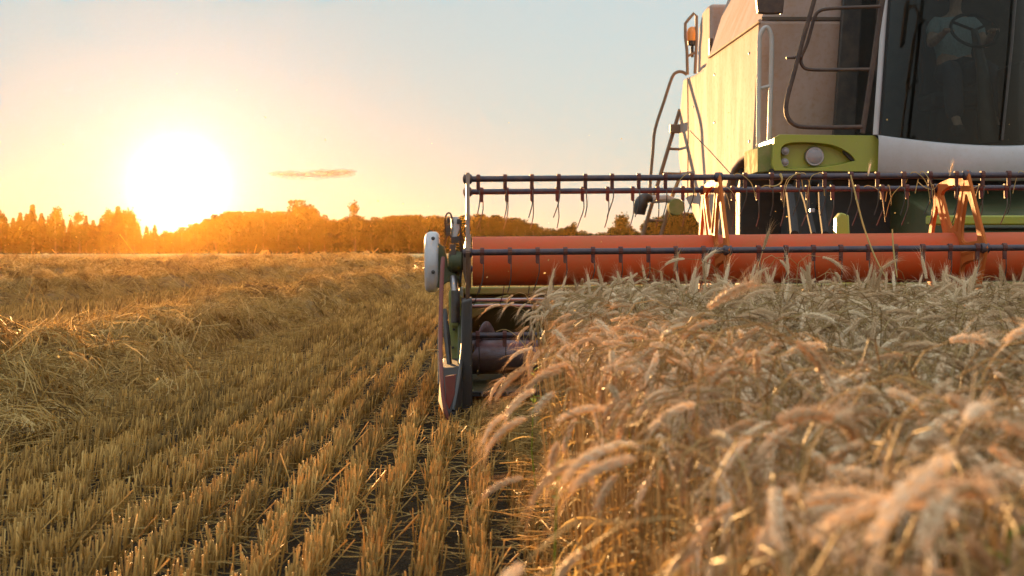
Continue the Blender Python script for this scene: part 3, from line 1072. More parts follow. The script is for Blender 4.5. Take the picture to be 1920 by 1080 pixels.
p0, p1 = at(1420, 276, 12.1), at(1446, 322, 12.1)
mb.prism([(p0.x, p0.z), (p1.x + .02, p0.z + .04), (p1.x + .02, p1.z), (p0.x, p1.z - .01)], xz(12.08), .6)
mb.build("side_bracket", M_PALEGREEN, lp, bevel=.01)
mb = MB(); mb.box(at(1448, 330, 11.96), at(1656, 322, 12.4)); mb.build("under_edge", M_DARK, lp)

# ---- cab
cabL, cabR, cabF, cabB = 3.40, 2 * CXM - 3.40, 11.9, 12.92
zfl, zro = 1.95, 3.95


def ws(s, t):
    """windscreen surface: s -1..1 across, t 0..1 up"""
    half = .85 - .13 * t
    X = CXM + s * half
    Y = 11.38 + .52 * s * s - .06 * t * (1 - s * s)
    Z = 1.84 + .125 * s * s + (zro - 1.95) * t
    return Vector((X, Y, Z))


cab = MB()
cab.box((cabL + .04, 11.95, 1.80), (cabR - .04, cabB, 1.88))
cab.box((cabL + .02, cabB - .05, 1.88), (cabR - .02, cabB, zro))
cab.box((cabL + .12, 11.7, zro), (cabR - .12, cabB, zro + .14))
cab.box((CXM + .25, 11.7, 1.88), (cabR - .1, 12.2, 2.55))     # console
cab = cab.build("cab", M_BLACK, combine, bevel=.015)
mb = MB(); n1_, n2_ = 24, 12
vs = [ws(-1 + 2 * i / n1_, j / n2_) for j in range(n2_ + 1) for i in range(n1_ + 1)]
vs += [v + Vector((0, .008, 0)) for v in vs]
o_ = (n1_ + 1) * (n2_ + 1)
fs = []
for j in range(n2_):
    for i in range(n1_):
        a = j * (n1_ + 1) + i
        fs.append((a, a + 1, a + n1_ + 2, a + n1_ + 1)); fs.append((o_ + a + n1_ + 1, o_ + a + n1_ + 2, o_ + a + 1, o_ + a))
mb.add(vs, fs); mb.build("windscreen", M_GLASS, cab, angle=80)
# pillars
for s in (-1, 1):
    mb = MB()
    mb.tube([ws(s, t) + Vector((-.012 * -s, .03, 0)) for t in (0, .33, .66, 1)], .028, 10)
    mb.build("pillar", M_CABWHITE, cab)
    mb = MB()
    mb.tube([ws(s * .985, t) + Vector((0, .012, 0)) for t in (0, .33, .66, 1)], .014, 8)
    mb.build("window_seal", M_RUBBER, cab)
mb = MB()
xq = at(1560, 250, 12.88).x
mb.prism([(at(1558, 248, 12.9).x, 1.88), (at(1600, 248, 12.9).x, 1.88), (at(1613, 0, 12.9).x, 3.3), (at(1620, -130, 12.9).x, 3.95), (at(1588, -130, 12.9).x, 3.95), (at(1578, 0, 12.9).x, 3.3)], xz(12.84), .07)
mb.build("rear_post", M_BLACK, cab, bevel=.01)
xa, xb = at(1602, 248, 12.8).x, at(1632, 250, 11.95).x
mb = MB()
dx = at(1613, 0, 12.8).x - at(1600, 248, 12.8).x
mb.add([(xa, 12.82, 1.9), (cabL + .015, 11.96, 1.98), (cabL + .135, 11.96, 3.94), (xa + .09, 12.82, 3.94)], [(0, 1, 2, 3)])
mb.add([(xa + .008, 12.82, 1.9), (cabL + .023, 11.96, 1.98), (cabL + .143, 11.96, 3.94), (xa + .098, 12.82, 3.94)], [(3, 2, 1, 0)])
mb.build("side_window", M_GLASS, cab, smooth=False)
mb = MB()
mb.add([(2 * CXM - q[0], q[1], q[2]) for q in [(xa, 12.82, 1.9), (cabL + .015, 11.96, 1.98), (cabL + .135, 11.96, 3.94), (xa + .09, 12.82, 3.94)]], [(3, 2, 1, 0)])
mb.build("side_window", M_GLASS, cab, smooth=False)
# white skirt below the windscreen
vs, fs = [], []
n1_ = 30
for i in range(n1_ + 1):
    s = -1 + 2 * i / n1_
    p = ws(s, 0)
    for (dy, dz) in ((.02, .0), (-.03, -.015), (-.045, -.06), (-.02, -.24), (.02, -.275), (.1, -.28)):
        vs.append((CXM + s * .86, p.y + dy, p.z + dz + (.0 if dz > -.2 else -.06 * s * s)))
for i in range(n1_):
    for k in range(5):
        a = i * 6 + k
        fs.append((a, a + 6, a + 7, a + 1))
mb = MB(); mb.add(vs, fs); mb.build("cab_skirt", M_CABWHITE, cab, angle=50)
# seat, wheel, column, wiper
seat = MB()
seat.box((4.02, 12.45, 2.25), (4.52, 12.95 - .06, 2.38)); seat.box((4.03, 12.78, 2.38), (4.51, 12.87, 3.05)); seat.box((4.1, 12.5, 1.88), (4.44, 12.8, 2.25))
seat.build("seat", M_RUBBER, cab, bevel=.04, segs=3)
mb = MB()
wc = Vector((4.33, 12.28, 2.89)); ux = Vector((1, 0, 0)); uy = Vector((0, .62, .78)).normalized()
mb.tube([wc + .20 * (math.cos(a) * ux + math.sin(a) * uy) for a in np.linspace(0, 2 * math.pi, 33)], .014, 8, cap=False)
for a in (.5, 2.6, 4.7):
    mb.tube([wc, wc + .2 * (math.cos(a) * ux + math.sin(a) * uy)], .012, 6)
mb.build("steering_wheel", M_RUBBER, cab)
mb = MB(); mb.tube([wc, wc + Vector((.03, -.12, -.35)), (4.39, 12.05, 1.9)], [.03, .05, .09], 12)
mb.build("steering_column", M_BLACK, cab)
mb = MB()
mb.tube([ws(.12, .75) + Vector((0, -.03, 0)), ws(.06, .4) + Vector((0, -.03, 0)), ws(-.02, .02) + Vector((0, -.03, 0))], .01, 6)
mb.tube([ws(.12, .85) + Vector((0, -.015, 0)), ws(.12, .6) + Vector((0, -.015, 0))], .012, 5)
mb.build("wiper", M_BLACK, cab)
# tube frames in front of the platform
MR = 11.45
mb = MB()
mb.tube([at(x, y, MR) for x, y in [(1534, -30), (1524, 10), (1505, 75), (1488, 140), (1476, 185), (1474, 208), (1479, 224), (1490, 234), (1508, 238), (1560, 239), (1616, 238)]], .0185, 10, smooth=4)
mb.tube([at(x, y, MR + .1) for x, y in [(1662, -40), (1650, 30), (1634, 140), (1617, 250)]], .022, 10)
mb.build("mirror_frame", M_FRAME, cab)
mb = MB()
mb.tube([at(x, y, MR + .04) for x, y in [(1650, 12), (1600, 14), (1558, 16), (1538, 20), (1527, 34), (1514, 80), (1502, 108), (1504, 122), (1516, 130), (1560, 131), (1630, 130)]], .014, 8, smooth=4)
mb.tube([at(1474, 109, MR + .02), at(1504, 107, MR + .02)], [.008, .02, .016], 8)
mb.build("inner_loop", M_FRAME, cab)
mb = MB()
a_, b_ = at(1419, -60, 11.6), at(1468, 25, 11.6)
mb.prism(smooth_loop([(a_.x, a_.z), (b_.x, a_.z), (b_.x, b_.z + .03), (b_.x - .03, b_.z), (a_.x + .04, b_.z), (a_.x + .005, b_.z + .04)], 3), xz(11.58), .07)
mi_ = mb.build("side_mirror", M_FRAME, cab, bevel=.015)
mb = MB(); mb.tube([at(1445, -50, 11.66), at(1500, -50, 11.5), at(1534, -30, MR)], .016, 8); mb.build("mirror_arm", M_FRAME, mi_)

# ---- grab rail on the front wall
mb = MB()
mb.tube([at(x, y, 12.86) for x, y in [(1422, 276), (1423, 180), (1424, 80), (1427, 62), (1434, 52), (1441, 54), (1446, 68), (1447, 90), (1445, 180), (1442, 274)]], .021, 10, smooth=3)
for (x0, x1, y) in ((1424, 1445, 164), (1423, 1443, 268)):
    mb.tube([at(x0, y + 2, 12.86), at(x1, y - 3, 12.86)], .016, 8)
for y in (100, 262):
    mb.tube([at(1446, y, 12.86), at(1446, y, 13.02)], .012, 6)
mb.build("grab_rail", M_GREYRAIL, combine)

# ---- ladder, railings and beacon at the back
YL = 17.95
mb = MB()
mb.tube([at(1275, 205, YL), at(1240, 322, YL), at(1205, 442, YL), at(1195, 480, YL)], .024, 8)
mb.tube([at(1283, 310, YL + .1), at(1258, 375, YL), at(1239, 442, YL), at(1229, 480, YL)], .023, 8)
lad = mb.build("ladder", M_RAIL, combine)
for (xa_, xb_, y) in ((1256, 1276, 279), (1241, 1278, 325), (1216, 1245, 413), (1203, 1234, 455)):
    mb = MB(); mb.tube([at(xa_, y, YL), at(xb_, y + 1, YL)], .017, 8); mb.build("rung", M_RAIL, lad)
mb = MB(); mb.box(at(1257, 249, YL - .08), at(1276, 234, YL + .02)); mb.build("rail_clamp", M_RAIL, lad, bevel=.01)
mb = MB()
mb.tube([at(x, y, YL - .1) for x, y in [(1288, 140), (1280, 135), (1270, 135), (1260, 145), (1245, 190), (1228, 243), (1224, 285), (1220, 330), (1219, 358), (1224, 370), (1236, 376)]], .02, 9, smooth=3)
mb.build("hand_rail", M_RAIL, combine)
mb = MB()
mb.tube([at(x, y, YL - .15) for x, y in [(1289, 140), (1288, 95), (1285, 70), (1285, 44), (1292, 35), (1301, 25), (1306, 30), (1306, 75), (1303, 138)]], .019, 8)
mb.tube([at(1288, 106, YL - .15), at(1304, 98, YL - .15)], .015, 8)
br = mb.build("beacon_rail", M_RAIL, combine)
c = at(1298, 80, YL - .1)
MB().lathe(c + Vector((0, 0, -.18)), (0, 0, 1), [(0, .02), (.14, .02), (.15, .055), (.2, .06)], 16).build("beacon_base", M_BLACK, br)
MB().lathe(c + Vector((0, 0, .02)), (0, 0, 1), [(0, .066), (.1, .07), (.15, .058), (.175, .03), (.18, .002)], 20).build("beacon_lens", M_AMBER, br)
mb = MB()
mb.tube([at(1278, 385, YL - .1), at(1250, 372, YL - .15), at(1222, 374, YL - .2)], .05, 8)
ma = mb.build("lamp_arm", M_GREYRAIL, combine)
c = at(1208, 386, YL - .2)
mb = MB()
mb.tube([at(1224, 374, YL - .2), at(1211, 372, YL - .2), at(1202, 382, YL - .2), at(1199, 402, YL - .2)], [.03, .075, .09, .07], 12, smooth=3)
mb.build("rear_lamp", M_BLACK, ma)
mb = MB(); c = at(1268, 388, YL - .2); mb.lathe(c + Vector((0, -.05, 0)), (0, 1, 0), [(0, .1), (.12, .11), (.16, .08)], 14); mb.build("arm_joint", M_PALEGREEN, ma)

# ================================================================== the header (parts of the same machine)
ROLL = -.0088
RX0, PITCHX, NSPI = -.01, 1.532, 6
RX1 = RX0 + PITCHX * (NSPI - 1)
HY, HZ0 = 9.0, at(875, 490, 9.0).z


def hz_(X, Y=None):
    return HZ0 + (X - RX0) * -ROLL


def reel_pt(X, ang, r):
    """ang measured from the side facing the camera, upwards"""
    return Vector((X, HY - r * math.cos(ang), hz_(X) + r * math.sin(ang)))


RB = .55
ANG = [R(5.8 + 60 * k) for k in range(6)]
reel = MB()
reel.tube([reel_pt(RX0 + .03, 0, 0), reel_pt(RX1 - .03, 0, 0)], .153, 48)
reel = reel.build("reel", M_DRUM, combine)


def rot2(p, a):
    return (p[0] * math.cos(a) - p[1] * math.sin(a), p[0] * math.sin(a) + p[1] * math.cos(a))


def spider(X, thick=.018):
    outer_ = []
    holes = []
    ro = .575
    for k in range(6):
        a = ANG[k]
        for d, r in ((-.10, ro * .95), (0, ro), (.10, ro * .95)):
            outer_.append((r * math.cos(a + d), r * math.sin(a + d)))
    for k in range(6):
        a = ANG[k] + R(30)
        if k % 2 == 0:     # wide window between two bats
            hp = [(-.16, .435), (.16, .435), (.135, .345), (.04, .21), (-.04, .21), (-.135, .345)]
            hp = smooth_loop(hp, 3)
            holes.append([(lambda q: (q[0], q[1]))(rot2((y_, x_), a)) for x_, y_ in hp])
        else:
            hp = [(-.165, .44), (.165, .44), (.14, .35), (.042, .2), (-.042, .2), (-.14, .35)]
            hp = smooth_loop(hp, 3)
            holes.append([rot2((y_, x_), a) for x_, y_ in hp])
    mb_ = MB()
    mb_.plate(outer_, holes, lambda u, v, w: tuple(Vector((X + w - thick / 2, HY - u, hz_(X) + v))), thick)
    # turned flanges round the windows and the rim stiffen the pressing
    for lp_ in holes + [outer_]:
        pts = [Vector((X + .004, HY - u, hz_(X) + v)) for u, v in lp_]
        mb_.tube(pts + [pts[0]], .0085 if lp_ is not outer_ else .01, 6, cap=False)
    for k in range(6):
        mb_.tube([reel_pt(X, ANG[k], .18), reel_pt(X, ANG[k], .5)], [.018, .012], 6)
    return mb_.build("reel_spider", M_SPIDER, reel, angle=40)


for k in range(NSPI):
    X = RX0 + PITCHX * k
    if k == 0:
        # end frame: rim bars and arms of flat steel
        mb = MB()
        for q in range(6):
            mb.tube([reel_pt(X, ANG[q], RB + .03), reel_pt(X, ANG[(q + 1) % 6], RB + .03)], .016, 4)
            mb.tube([reel_pt(X, ANG[q], .1), reel_pt(X, ANG[q], RB + .035)], .015, 4)
        mb.lathe(reel_pt(X - .03, 0, 0), (1, 0, 0), [(0, .06), (.02, .165), (.05, .17)], 24)
        mb.build("reel_spider", M_ENDFRAME, reel)
    else:
        spider(X)

TS = .163
tine_me = {}


def tine(X, a, stuffed=None):
    """spring finger: moulded clip under the bar and a bent wire"""
    mb_ = stuffed or MB()
    p = reel_pt(X, a, RB)
    j = rnd.uniform(-.006, .006); jx = rnd.uniform(-.01, .012)
    mb_.mi = 0
    mb_.tube([p + Vector((-.012, 0, .004)), p + Vector((.012, 0, .004))], .0245, 10)
    mb_.box((p.x - .008, p.y - .012, p.z - .068), (p.x + .011, p.y + .012, p.z - .012))
    mb_.tube([p + Vector((-.010, -.012, -.02)), p + Vector((-.010, -.016, -.06)), p + Vector((.002, -.012, -.066))], .0035, 5)
    mb_.mi = 1
    mb_.tube([p + Vector((.006, -.004, -.03)), p + Vector((.008 + j * .4, -.008, -.11)), p + Vector((.002 + jx, .004 + j, -.17)), p + Vector((-.016 + 1.6 * jx, .024 + j, -.238))], .0034, 6, smooth=2)
    mb_.mi = 0
    return mb_


rest = MB()
for k in range(6):
    a = ANG[k]
    mb = MB()
    for q in range(NSPI - 1):
        X0, X1 = RX0 + PITCHX * q, RX0 + PITCHX * (q + 1)
        mb.tube([reel_pt(X0 - (.03 if q == 0 else 0), a, RB), reel_pt(X1, a, RB)], .0185, 14)
    for q in range(NSPI):
        X = RX0 + PITCHX * q
        mb.lathe(reel_pt(X - .03, a, RB), (1, 0, 0), [(0, .014), (.008, .03), (.03, .032), (.052, .03), (.06, .014)], 12)
    bar = mb.build("tine_bar", M_BAR, reel)
    off = {0: .085, 1: .065, 2: .09, 5: .06}.get(k, .07)
    X = RX0 + off
    n = 0
    seen = k in (0, 1, 2)
    extra = RX0 + .04 if k in (0, 2) else None
    while X < RX1 - .05:
        if (X - RX0) % PITCHX > .03 and (X - RX0) % PITCHX < PITCHX - .03:
            if (seen and X < 3.55) or (k == 5 and X < .5):
                tine(X, a).build("tine", [M_CLIP, M_TINE], reel)
            else:
                tine(X, a, rest)
        X += TS
        n += 1
rs_ = rest.build("tine", [M_CLIP, M_TINE], reel)
rs_['kind'] = 'stuff'

# ---- trough, top beam, auger, knife
HX0, HX1 = -.04, RX1 + .1


def hl(X, Y, Z):
    return (X, Y, Z + (X - RX0) * -ROLL)


def hbar(mb_, prof, x0=HX0, x1=HX1):
    vs = [hl(x0, y, z) for y, z in prof] + [hl(x1, y, z) for y, z in prof]
    k_ = len(prof)
    mb_.add(vs, [(i, (i + 1) % k_, k_ + (i + 1) % k_, k_ + i) for i in range(k_)] + [tuple(reversed(range(k_))), tuple(range(k_, 2 * k_))])
    return mb_


ztb = at(900, 538, 9.9).z
header = MB()
hbar(header, [(9.80, ztb - .04), (9.83, ztb - .06), (9.95, .42), (9.9, .25), (9.4, .13), (8.75, .12), (8.75, .135), (9.38, .16), (9.87, .29), (9.97, .44), (9.97, ztb - .03)])
header = header.build("header_trough", M_OLIVE, combine, smooth=False)
mb = MB(); hbar(mb, [(9.80, ztb - .052), (9.80, ztb), (9.92, ztb), (9.92, ztb - .052)]); mb.build("top_beam", M_PALEGREEN, header, bevel=.01)
mb = MB()
mb.tube([hl(HX0, 9.7, ztb - .085), hl(HX1, 9.7, ztb - .085)], .013, 10)
mb.tube([hl(HX0 - .08, 9.66, ztb - .125), hl(.25, 9.68, ztb - .12), hl(.6, 9.68, ztb - .14), hl(HX1, 9.68, ztb - .14)], .013, 10)
mb.build("header_pipe", M_STEEL, header)
mb = MB()
pz = [at(x, y, 9.82) for x, y in [(882, 598), (882, 570), (952, 552), (962, 560)]]
mb.prism([(p_.x, p_.z) for p_ in pz], xz(9.76), .03)
mb.build("gusset", M_PALEGREEN, header, bevel=.004)
az_ = at(930, 668, 9.25).z
mb = MB(); mb.tube([hl(.0, 9.25, az_), hl(HX1 - .05, 9.25, az_)], .115, 32); au = mb.build("auger", M_AUGER, header)
vs, fs = [], []
nt_ = 620
for i in range(nt_ + 1):
    x = .02 + (HX1 - .1) * i / nt_
    a = x * 2 * math.pi / .42 * (1 if x < CXM else -1)
    for r_ in (.112, .225):
        vs.append(hl(x, 9.25 - r_ * math.cos(a), az_ + r_ * math.sin(a)))
for i in range(nt_):
    fs.append((2 * i, 2 * i + 1, 2 * i + 3, 2 * i + 2))
mb = MB(); mb.add(vs, fs); fl = mb.build("auger_flight", M_AUGER, header)
so = fl.modifiers.new('t', 'SOLIDIFY'); so.thickness = .005
mb = MB(); hbar(mb, [(8.72, .115), (8.72, .14), (8.78, .14), (8.78, .115)]);
for i in range(int((HX1 - HX0) / .0762)):
    x = HX0 + .04 + i * .0762
    mb.add([hl(x - .012, 8.74, .12), hl(x + .012, 8.74, .12), hl(x, 8.62, .128), hl(x - .012, 8.74, .145), hl(x + .012, 8.74, .145)], [(0, 1, 2), (3, 2, 4), (0, 2, 3), (1, 4, 2)])
mb.build("knife_bar", M_DARK, header)

# ---- left end: side sheet, divider, guard, cylinder
mb = MB()
es = [(9.98, .2), (9.98, ztb), (9.6, ztb), (9.05, .66), (8.75, .5), (8.3, .24), (8.2, .10), (9.3, .08)]
mb.prism(es, yz(HX0 - .03), .028)
end = mb.build("end_sheet", M_OLIVE, header, bevel=.006)
mb = MB(); mb.prism(es, yz(HX1), .03); mb.build("end_sheet", M_OLIVE, header, bevel=.006)
mb = MB()
mb.prism([(at(841, 548, 8.95).x, at(841, 548, 8.95).z), (at(846, 548, 8.95).x, at(846, 540, 8.95).z), (at(872, 560, 8.95).x, at(872, 560, 8.95).z), (at(867, 640, 8.95).x, at(867, 640, 8.95).z), (at(856, 702, 8.95).x, at(856, 702, 8.95).z), (at(844, 702, 8.95).x, at(844, 700, 8.95).z)], xz(8.93), .05)
mb.box(at(846, 612, 8.9), at(864, 600, 8.99))
mb.build("divider_plate", M_PALEGREEN, header, bevel=.006)
mb = MB()
for (x, y) in ((851, 618), (849, 652), (852, 600)):
    mb.lathe(at(x, y, 8.9), (0, 1, 0), [(0, .008), (.02, .008)], 10)
mb.build("plate_hole", M_DARK, header)
# pointed divider shoe running ahead along the crop edge
YD = 8.25
mb = MB()
q = [at(x, y, YD) for x, y in [(826, 690), (866, 688), (868, 740), (861, 796), (840, 797), (822, 752)]]
tip = at(843, 790, 7.95)
b1 = [Vector((p_.x, 9.0, max(p_.z, .05))) for p_ in q]
vs = [tuple(p_) for p_ in q] + [tuple(p_) for p_ in b1] + [tuple(tip + Vector((dx_, 0, dz_))) for dx_, dz_ in ((-.028, .05), (.03, .05), (.032, .03), (.026, -.0), (-.008, -.0), (-.03, .03))]
fs = []
for i in range(6):
    j = (i + 1) % 6
    fs.append((i, j, 6 + j, 6 + i)); fs.append((12 + i, 12 + j, j, i))
fs += [tuple(range(12, 18)), tuple(reversed(range(6, 12)))]
mb.add(vs, fs)
mb.build("divider_shoe", M_DARK, header, bevel=.008)
mb = MB()
rp = [at(x, y, 8.0) for x, y in [(834, 704), (855, 700), (853, 738), (843, 766), (837, 752)]]
mb.prism([(p_.x, p_.z) for p_ in rp], xz(7.93), .03)
mb.build("divider_wear_plate", M_RUST, header, bevel=.004)
mb = MB()
mb.tube([at(x, y, Y) for x, y, Y in [(831, 484, 8.7), (829, 510, 8.6), (827, 570, 8.45), (826, 640, 8.25), (828, 710, 8.0), (834, 765, 7.9), (843, 790, 7.9)]], [.0135, .0135, .0135, .013, .012, .011, .010], 10, smooth=4)
mb.build("divider_rod", M_RUST, header)
mb = MB()
mb.tube([at(834, 580, 8.7), at(838, 630, 8.6), at(844, 694, 8.5)], [.012, .02, .016], 8)
mb.tube([at(868, 560, 8.9), at(868, 640, 8.6), at(862, 700, 8.2), at(850, 770, 7.95)], [.012, .012, .012, .01], 8, smooth=3)
mb.tube([at(826, 560, 8.7), at(822, 640, 8.6), at(823, 720, 8.3)], .007, 6)
mb.build("divider_strut", M_BLACK, header)
mb = MB()
sk_p = [at(x, y, 8.35) for x, y in [(866, 566), (885, 560), (886, 650), (886, 762), (876, 790), (862, 797), (856, 780), (866, 700)]]
mb.prism([(p_.x, p_.z) for p_ in sk_p], xz(8.33), .5)
mb.build("divider_skid", M_DARK, header, bevel=.008)
# white drive guard
gy0, gz0 = 9.25, at(808, 491, 9.25).z
mb = MB()
mb.prism(smooth_loop([(gy0 - .30, gz0 + .06), (gy0 - .22, gz0 + .17), (gy0 - .05, gz0 + .192), (gy0 + .2, gz0 + .185), (gy0 + .3, gz0 + .1), (gy0 + .3, gz0 - .1), (gy0 + .2, gz0 - .18), (gy0 - .05, gz0 - .192), (gy0 - .22, gz0 - .175), (gy0 - .3, gz0 - .06)], 4), yz(at(796, 491, 9.0).x), .086)
gd = mb.build("drive_guard", M_CABWHITE, header, bevel=.03, segs=4)
mb = MB()
for y in (447, 510):
    mb.lathe(at(812, y, 8.94), (0, 1, 0), [(0, .006), (.004, .012), (.016, .012), (.02, .005), (.05, .005)], 12)
mb.build("guard_knob", M_BLACK, gd)
mb = MB()
mb.prism([(p_.x, p_.z) for p_ in (at(x, y, 9.2) for x, y in [(819, 454), (834, 463), (842, 505), (862, 515), (866, 523), (840, 528), (822, 540)])], xz(9.0), .3)
mb.box(at(836, 512, 9.05), at(858, 498, 9.2))
mb.build("drive_bracket", M_OLIVE, header, bevel=.008)
# reel lift cylinder, valve block and hoses
mb = MB()
mb.tube([at(853, 410, 9.15), at(854, 428, 9.12), at(850, 448, 9.1)], [.028, .026, .018], 12)
mb.build("lift_cylinder", M_GREYRAIL, header)
mb = MB()
mb.tube([at(850, 520, 9.0), at(854, 560, 8.9), at(854, 600, 8.85)], .024, 12)
mb.build("lift_cylinder", M_STEEL, header)
mb = MB()
mb.tube([at(854, 545, 8.86), at(854, 605, 8.84)], .028, 12)
mb.build("cylinder_sleeve", M_BLACK, header)
mb = MB()
mb.box(at(843, 492, 8.95), at(855, 458, 9.08)); mb.box(at(837, 442, 9.05), at(845, 420, 9.12)); mb.box(at(846, 456, 9.0), at(862, 444, 9.1))
mb.box(at(857, 420, 9.05), at(864, 411, 9.12)); mb.lathe(at(841, 418, 9.1), (0, 0, 1), [(0, .012), (.03, .012), (.035, .006)], 10)
mb.build("valve_block", M_BLACK, header, bevel=.004)
mb = MB()
mb.tube([at(x, y, 9.1) for x, y in [(836, 440), (835, 412), (838, 401), (844, 400), (848, 410), (849, 420)]], .0055, 7, smooth=4)
mb.tube([at(x, y, 9.05) for x, y in [(862, 440), (869, 455), (867, 470), (862, 480)]], .006, 7, smooth=4)
mb.tube([at(x, y, 9.05) for x, y in [(834, 462), (836, 448), (842, 440), (847, 446)]], .005, 7, smooth=4)
mb.tube([at(x, y, 8.98) for x, y in [(864, 415), (863, 450), (866, 500), (862, 530)]], .006, 7, smooth=4)
mb.tube([at(x, y, 9.1) for x, y in [(818, 440), (828, 452), (836, 462)]], .002, 5)
mb.build("hydraulic_hose", M_HOSE, header)
# reel arm
mb = MB()
mb.tube([Vector((RX0 - .06, HY + .02, HZ0)), Vector((RX0 - .07, 9.9, ztb + .02))], .035, 4)
mb.lathe(Vector((RX0 - .12, HY, HZ0)), (1, 0, 0), [(0, .05), (.02, .065), (.08, .065), (.1, .04)], 18)
mb.build("reel_arm", M_OLIVE, header)

# ================================================================== the driver
P = Vector((4.31, 12.74, 2.47))


def skinned(name, chain, edges, m_, parent=None, sub=1):
    me_ = bpy.data.meshes.new(name)
    me_.from_pydata([tuple(P + Vector(c[0])) for c in chain], edges, [])
    o = bpy.data.objects.new(name, me_)
    sk_ = o.modifiers.new('skin', 'SKIN'); sk_.use_smooth_shade = True
    for i, c in enumerate(chain):
        sv = me_.skin_vertices[0].data[i]
        r_ = c[1]
        sv.radius = r_ if isinstance(r_, tuple) else (r_, r_)
        sv.use_root = (i == 0)
    sd = o.modifiers.new('sub', 'SUBSURF'); sd.levels = sub; sd.render_levels = sub
    me_.materials.append(m_)
    return link(o, parent)


M_SKIN = plain("skin", (.45, .27, .19), .55)
M_SHIRT = plain("grey blue shirt", (.3, .38, .4), .9)
M_TROUSER = plain("dark trousers", (.04, .045, .06), .9)
M_HAIR = plain("dark hair", (.04, .025, .015), .8)
ch = [((0, 0, .10), .12), ((0, .01, .27), (.14, .10)), ((0, .0, .47), (.15, .10)), ((0, -.02, .62), .06), ((0, -.03, .70), .05), ((0, -.05, .79), (.07, .085)), ((0, -.045, .89), (.073, .09)),
      ((0, -.135, .81), .014)]
ed = [(0, 1), (1, 2), (2, 3), (3, 4), (4, 5), (5, 6), (5, 7)]
for s in (-1, 1):
    b_ = len(ch)
    ch += [((s * .17, .0, .54), .06), ((s * .25, -.12, .34), .045), ((s * .215, -.33, .40), .032), ((s * .205, -.40, .425), (.036, .016)),
           ((s * .10, -.10, .08), .085), ((s * .17, -.46, .10), .06), ((s * .16, -.52, -.33), .042), ((s * .16, -.64, -.44), .04)]
    ed += [(2, b_), (b_, b_ + 1), (b_ + 1, b_ + 2), (b_ + 2, b_ + 3), (0, b_ + 4), (b_ + 4, b_ + 5), (b_ + 5, b_ + 6), (b_ + 6, b_ + 7)]
    for f in range(5):                       # fingers closing over the rim
        n0 = len(ch)
        if f < 4:
            oy = -.425 - .004 * abs(f - 1.5); ox = s * (.205 - .018 * (f - 1.5)); l = (.034, .04, .037, .028)[f]
            ch += [((ox, oy, .435), .009), ((ox, oy - l, .43), .008), ((ox, oy - l - .006, .405), .0075)]
        else:
            ch += [((s * .17, -.40, .42), .011), ((s * .15, -.43, .41), .009), ((s * .15, -.45, .42), .008)]
        ed += [(b_ + 3, n0), (n0, n0 + 1), (n0 + 1, n0 + 2)]
person = skinned("person", ch, ed, M_SKIN)
tag(person, "seated driver in a grey blue shirt holding the steering wheel inside the dark cab", "person")
skinned("shirt", [((0, 0, .03), (.17, .14)), ((0, .01, .27), (.165, .12)), ((0, .0, .47), (.175, .12)), ((0, -.01, .585), (.085, .08)),
                  ((-.17, .0, .545), .075), ((-.225, -.08, .43), .064), ((.17, .0, .545), .075), ((.225, -.08, .43), .064)],
        [(0, 1), (1, 2), (2, 3), (2, 4), (4, 5), (2, 6), (6, 7)], M_SHIRT, person)
skinned("trousers", [((0, .02, .15), (.175, .15)), ((-.10, -.10, .085), .1), ((-.17, -.46, .105), .092), ((-.16, -.52, -.37), .085), ((.10, -.10, .085), .115), ((.17, -.46, .105), .092), ((.16, -.52, -.37), .085)],
        [(0, 1), (1, 2), (2, 3), (0, 4), (4, 5), (5, 6)], M_TROUSER, person)
for s in (-1, 1):
    skinned("shoe", [((s * .16, -.52, -.42), .062), ((s * .16, -.60, -.45), .06), ((s * .16, -.70, -.455), .045)], [(0, 1), (1, 2)], M_RUBBER, person)
skinned("hair", [((0, -.02, .93), (.082, .095)), ((0, .015, .86), (.078, .075)), ((0, .02, .78), .05)], [(0, 1), (1, 2)], M_HAIR, person)
mb = MB()
for s in (-1, 1):
    mb.lathe(P + Vector((s * .032, -.128, .845)), (0, -1, 0), [(0, .012), (.006, .011), (.01, .004)], 10)
mb.build("eye", M_LENS, person)

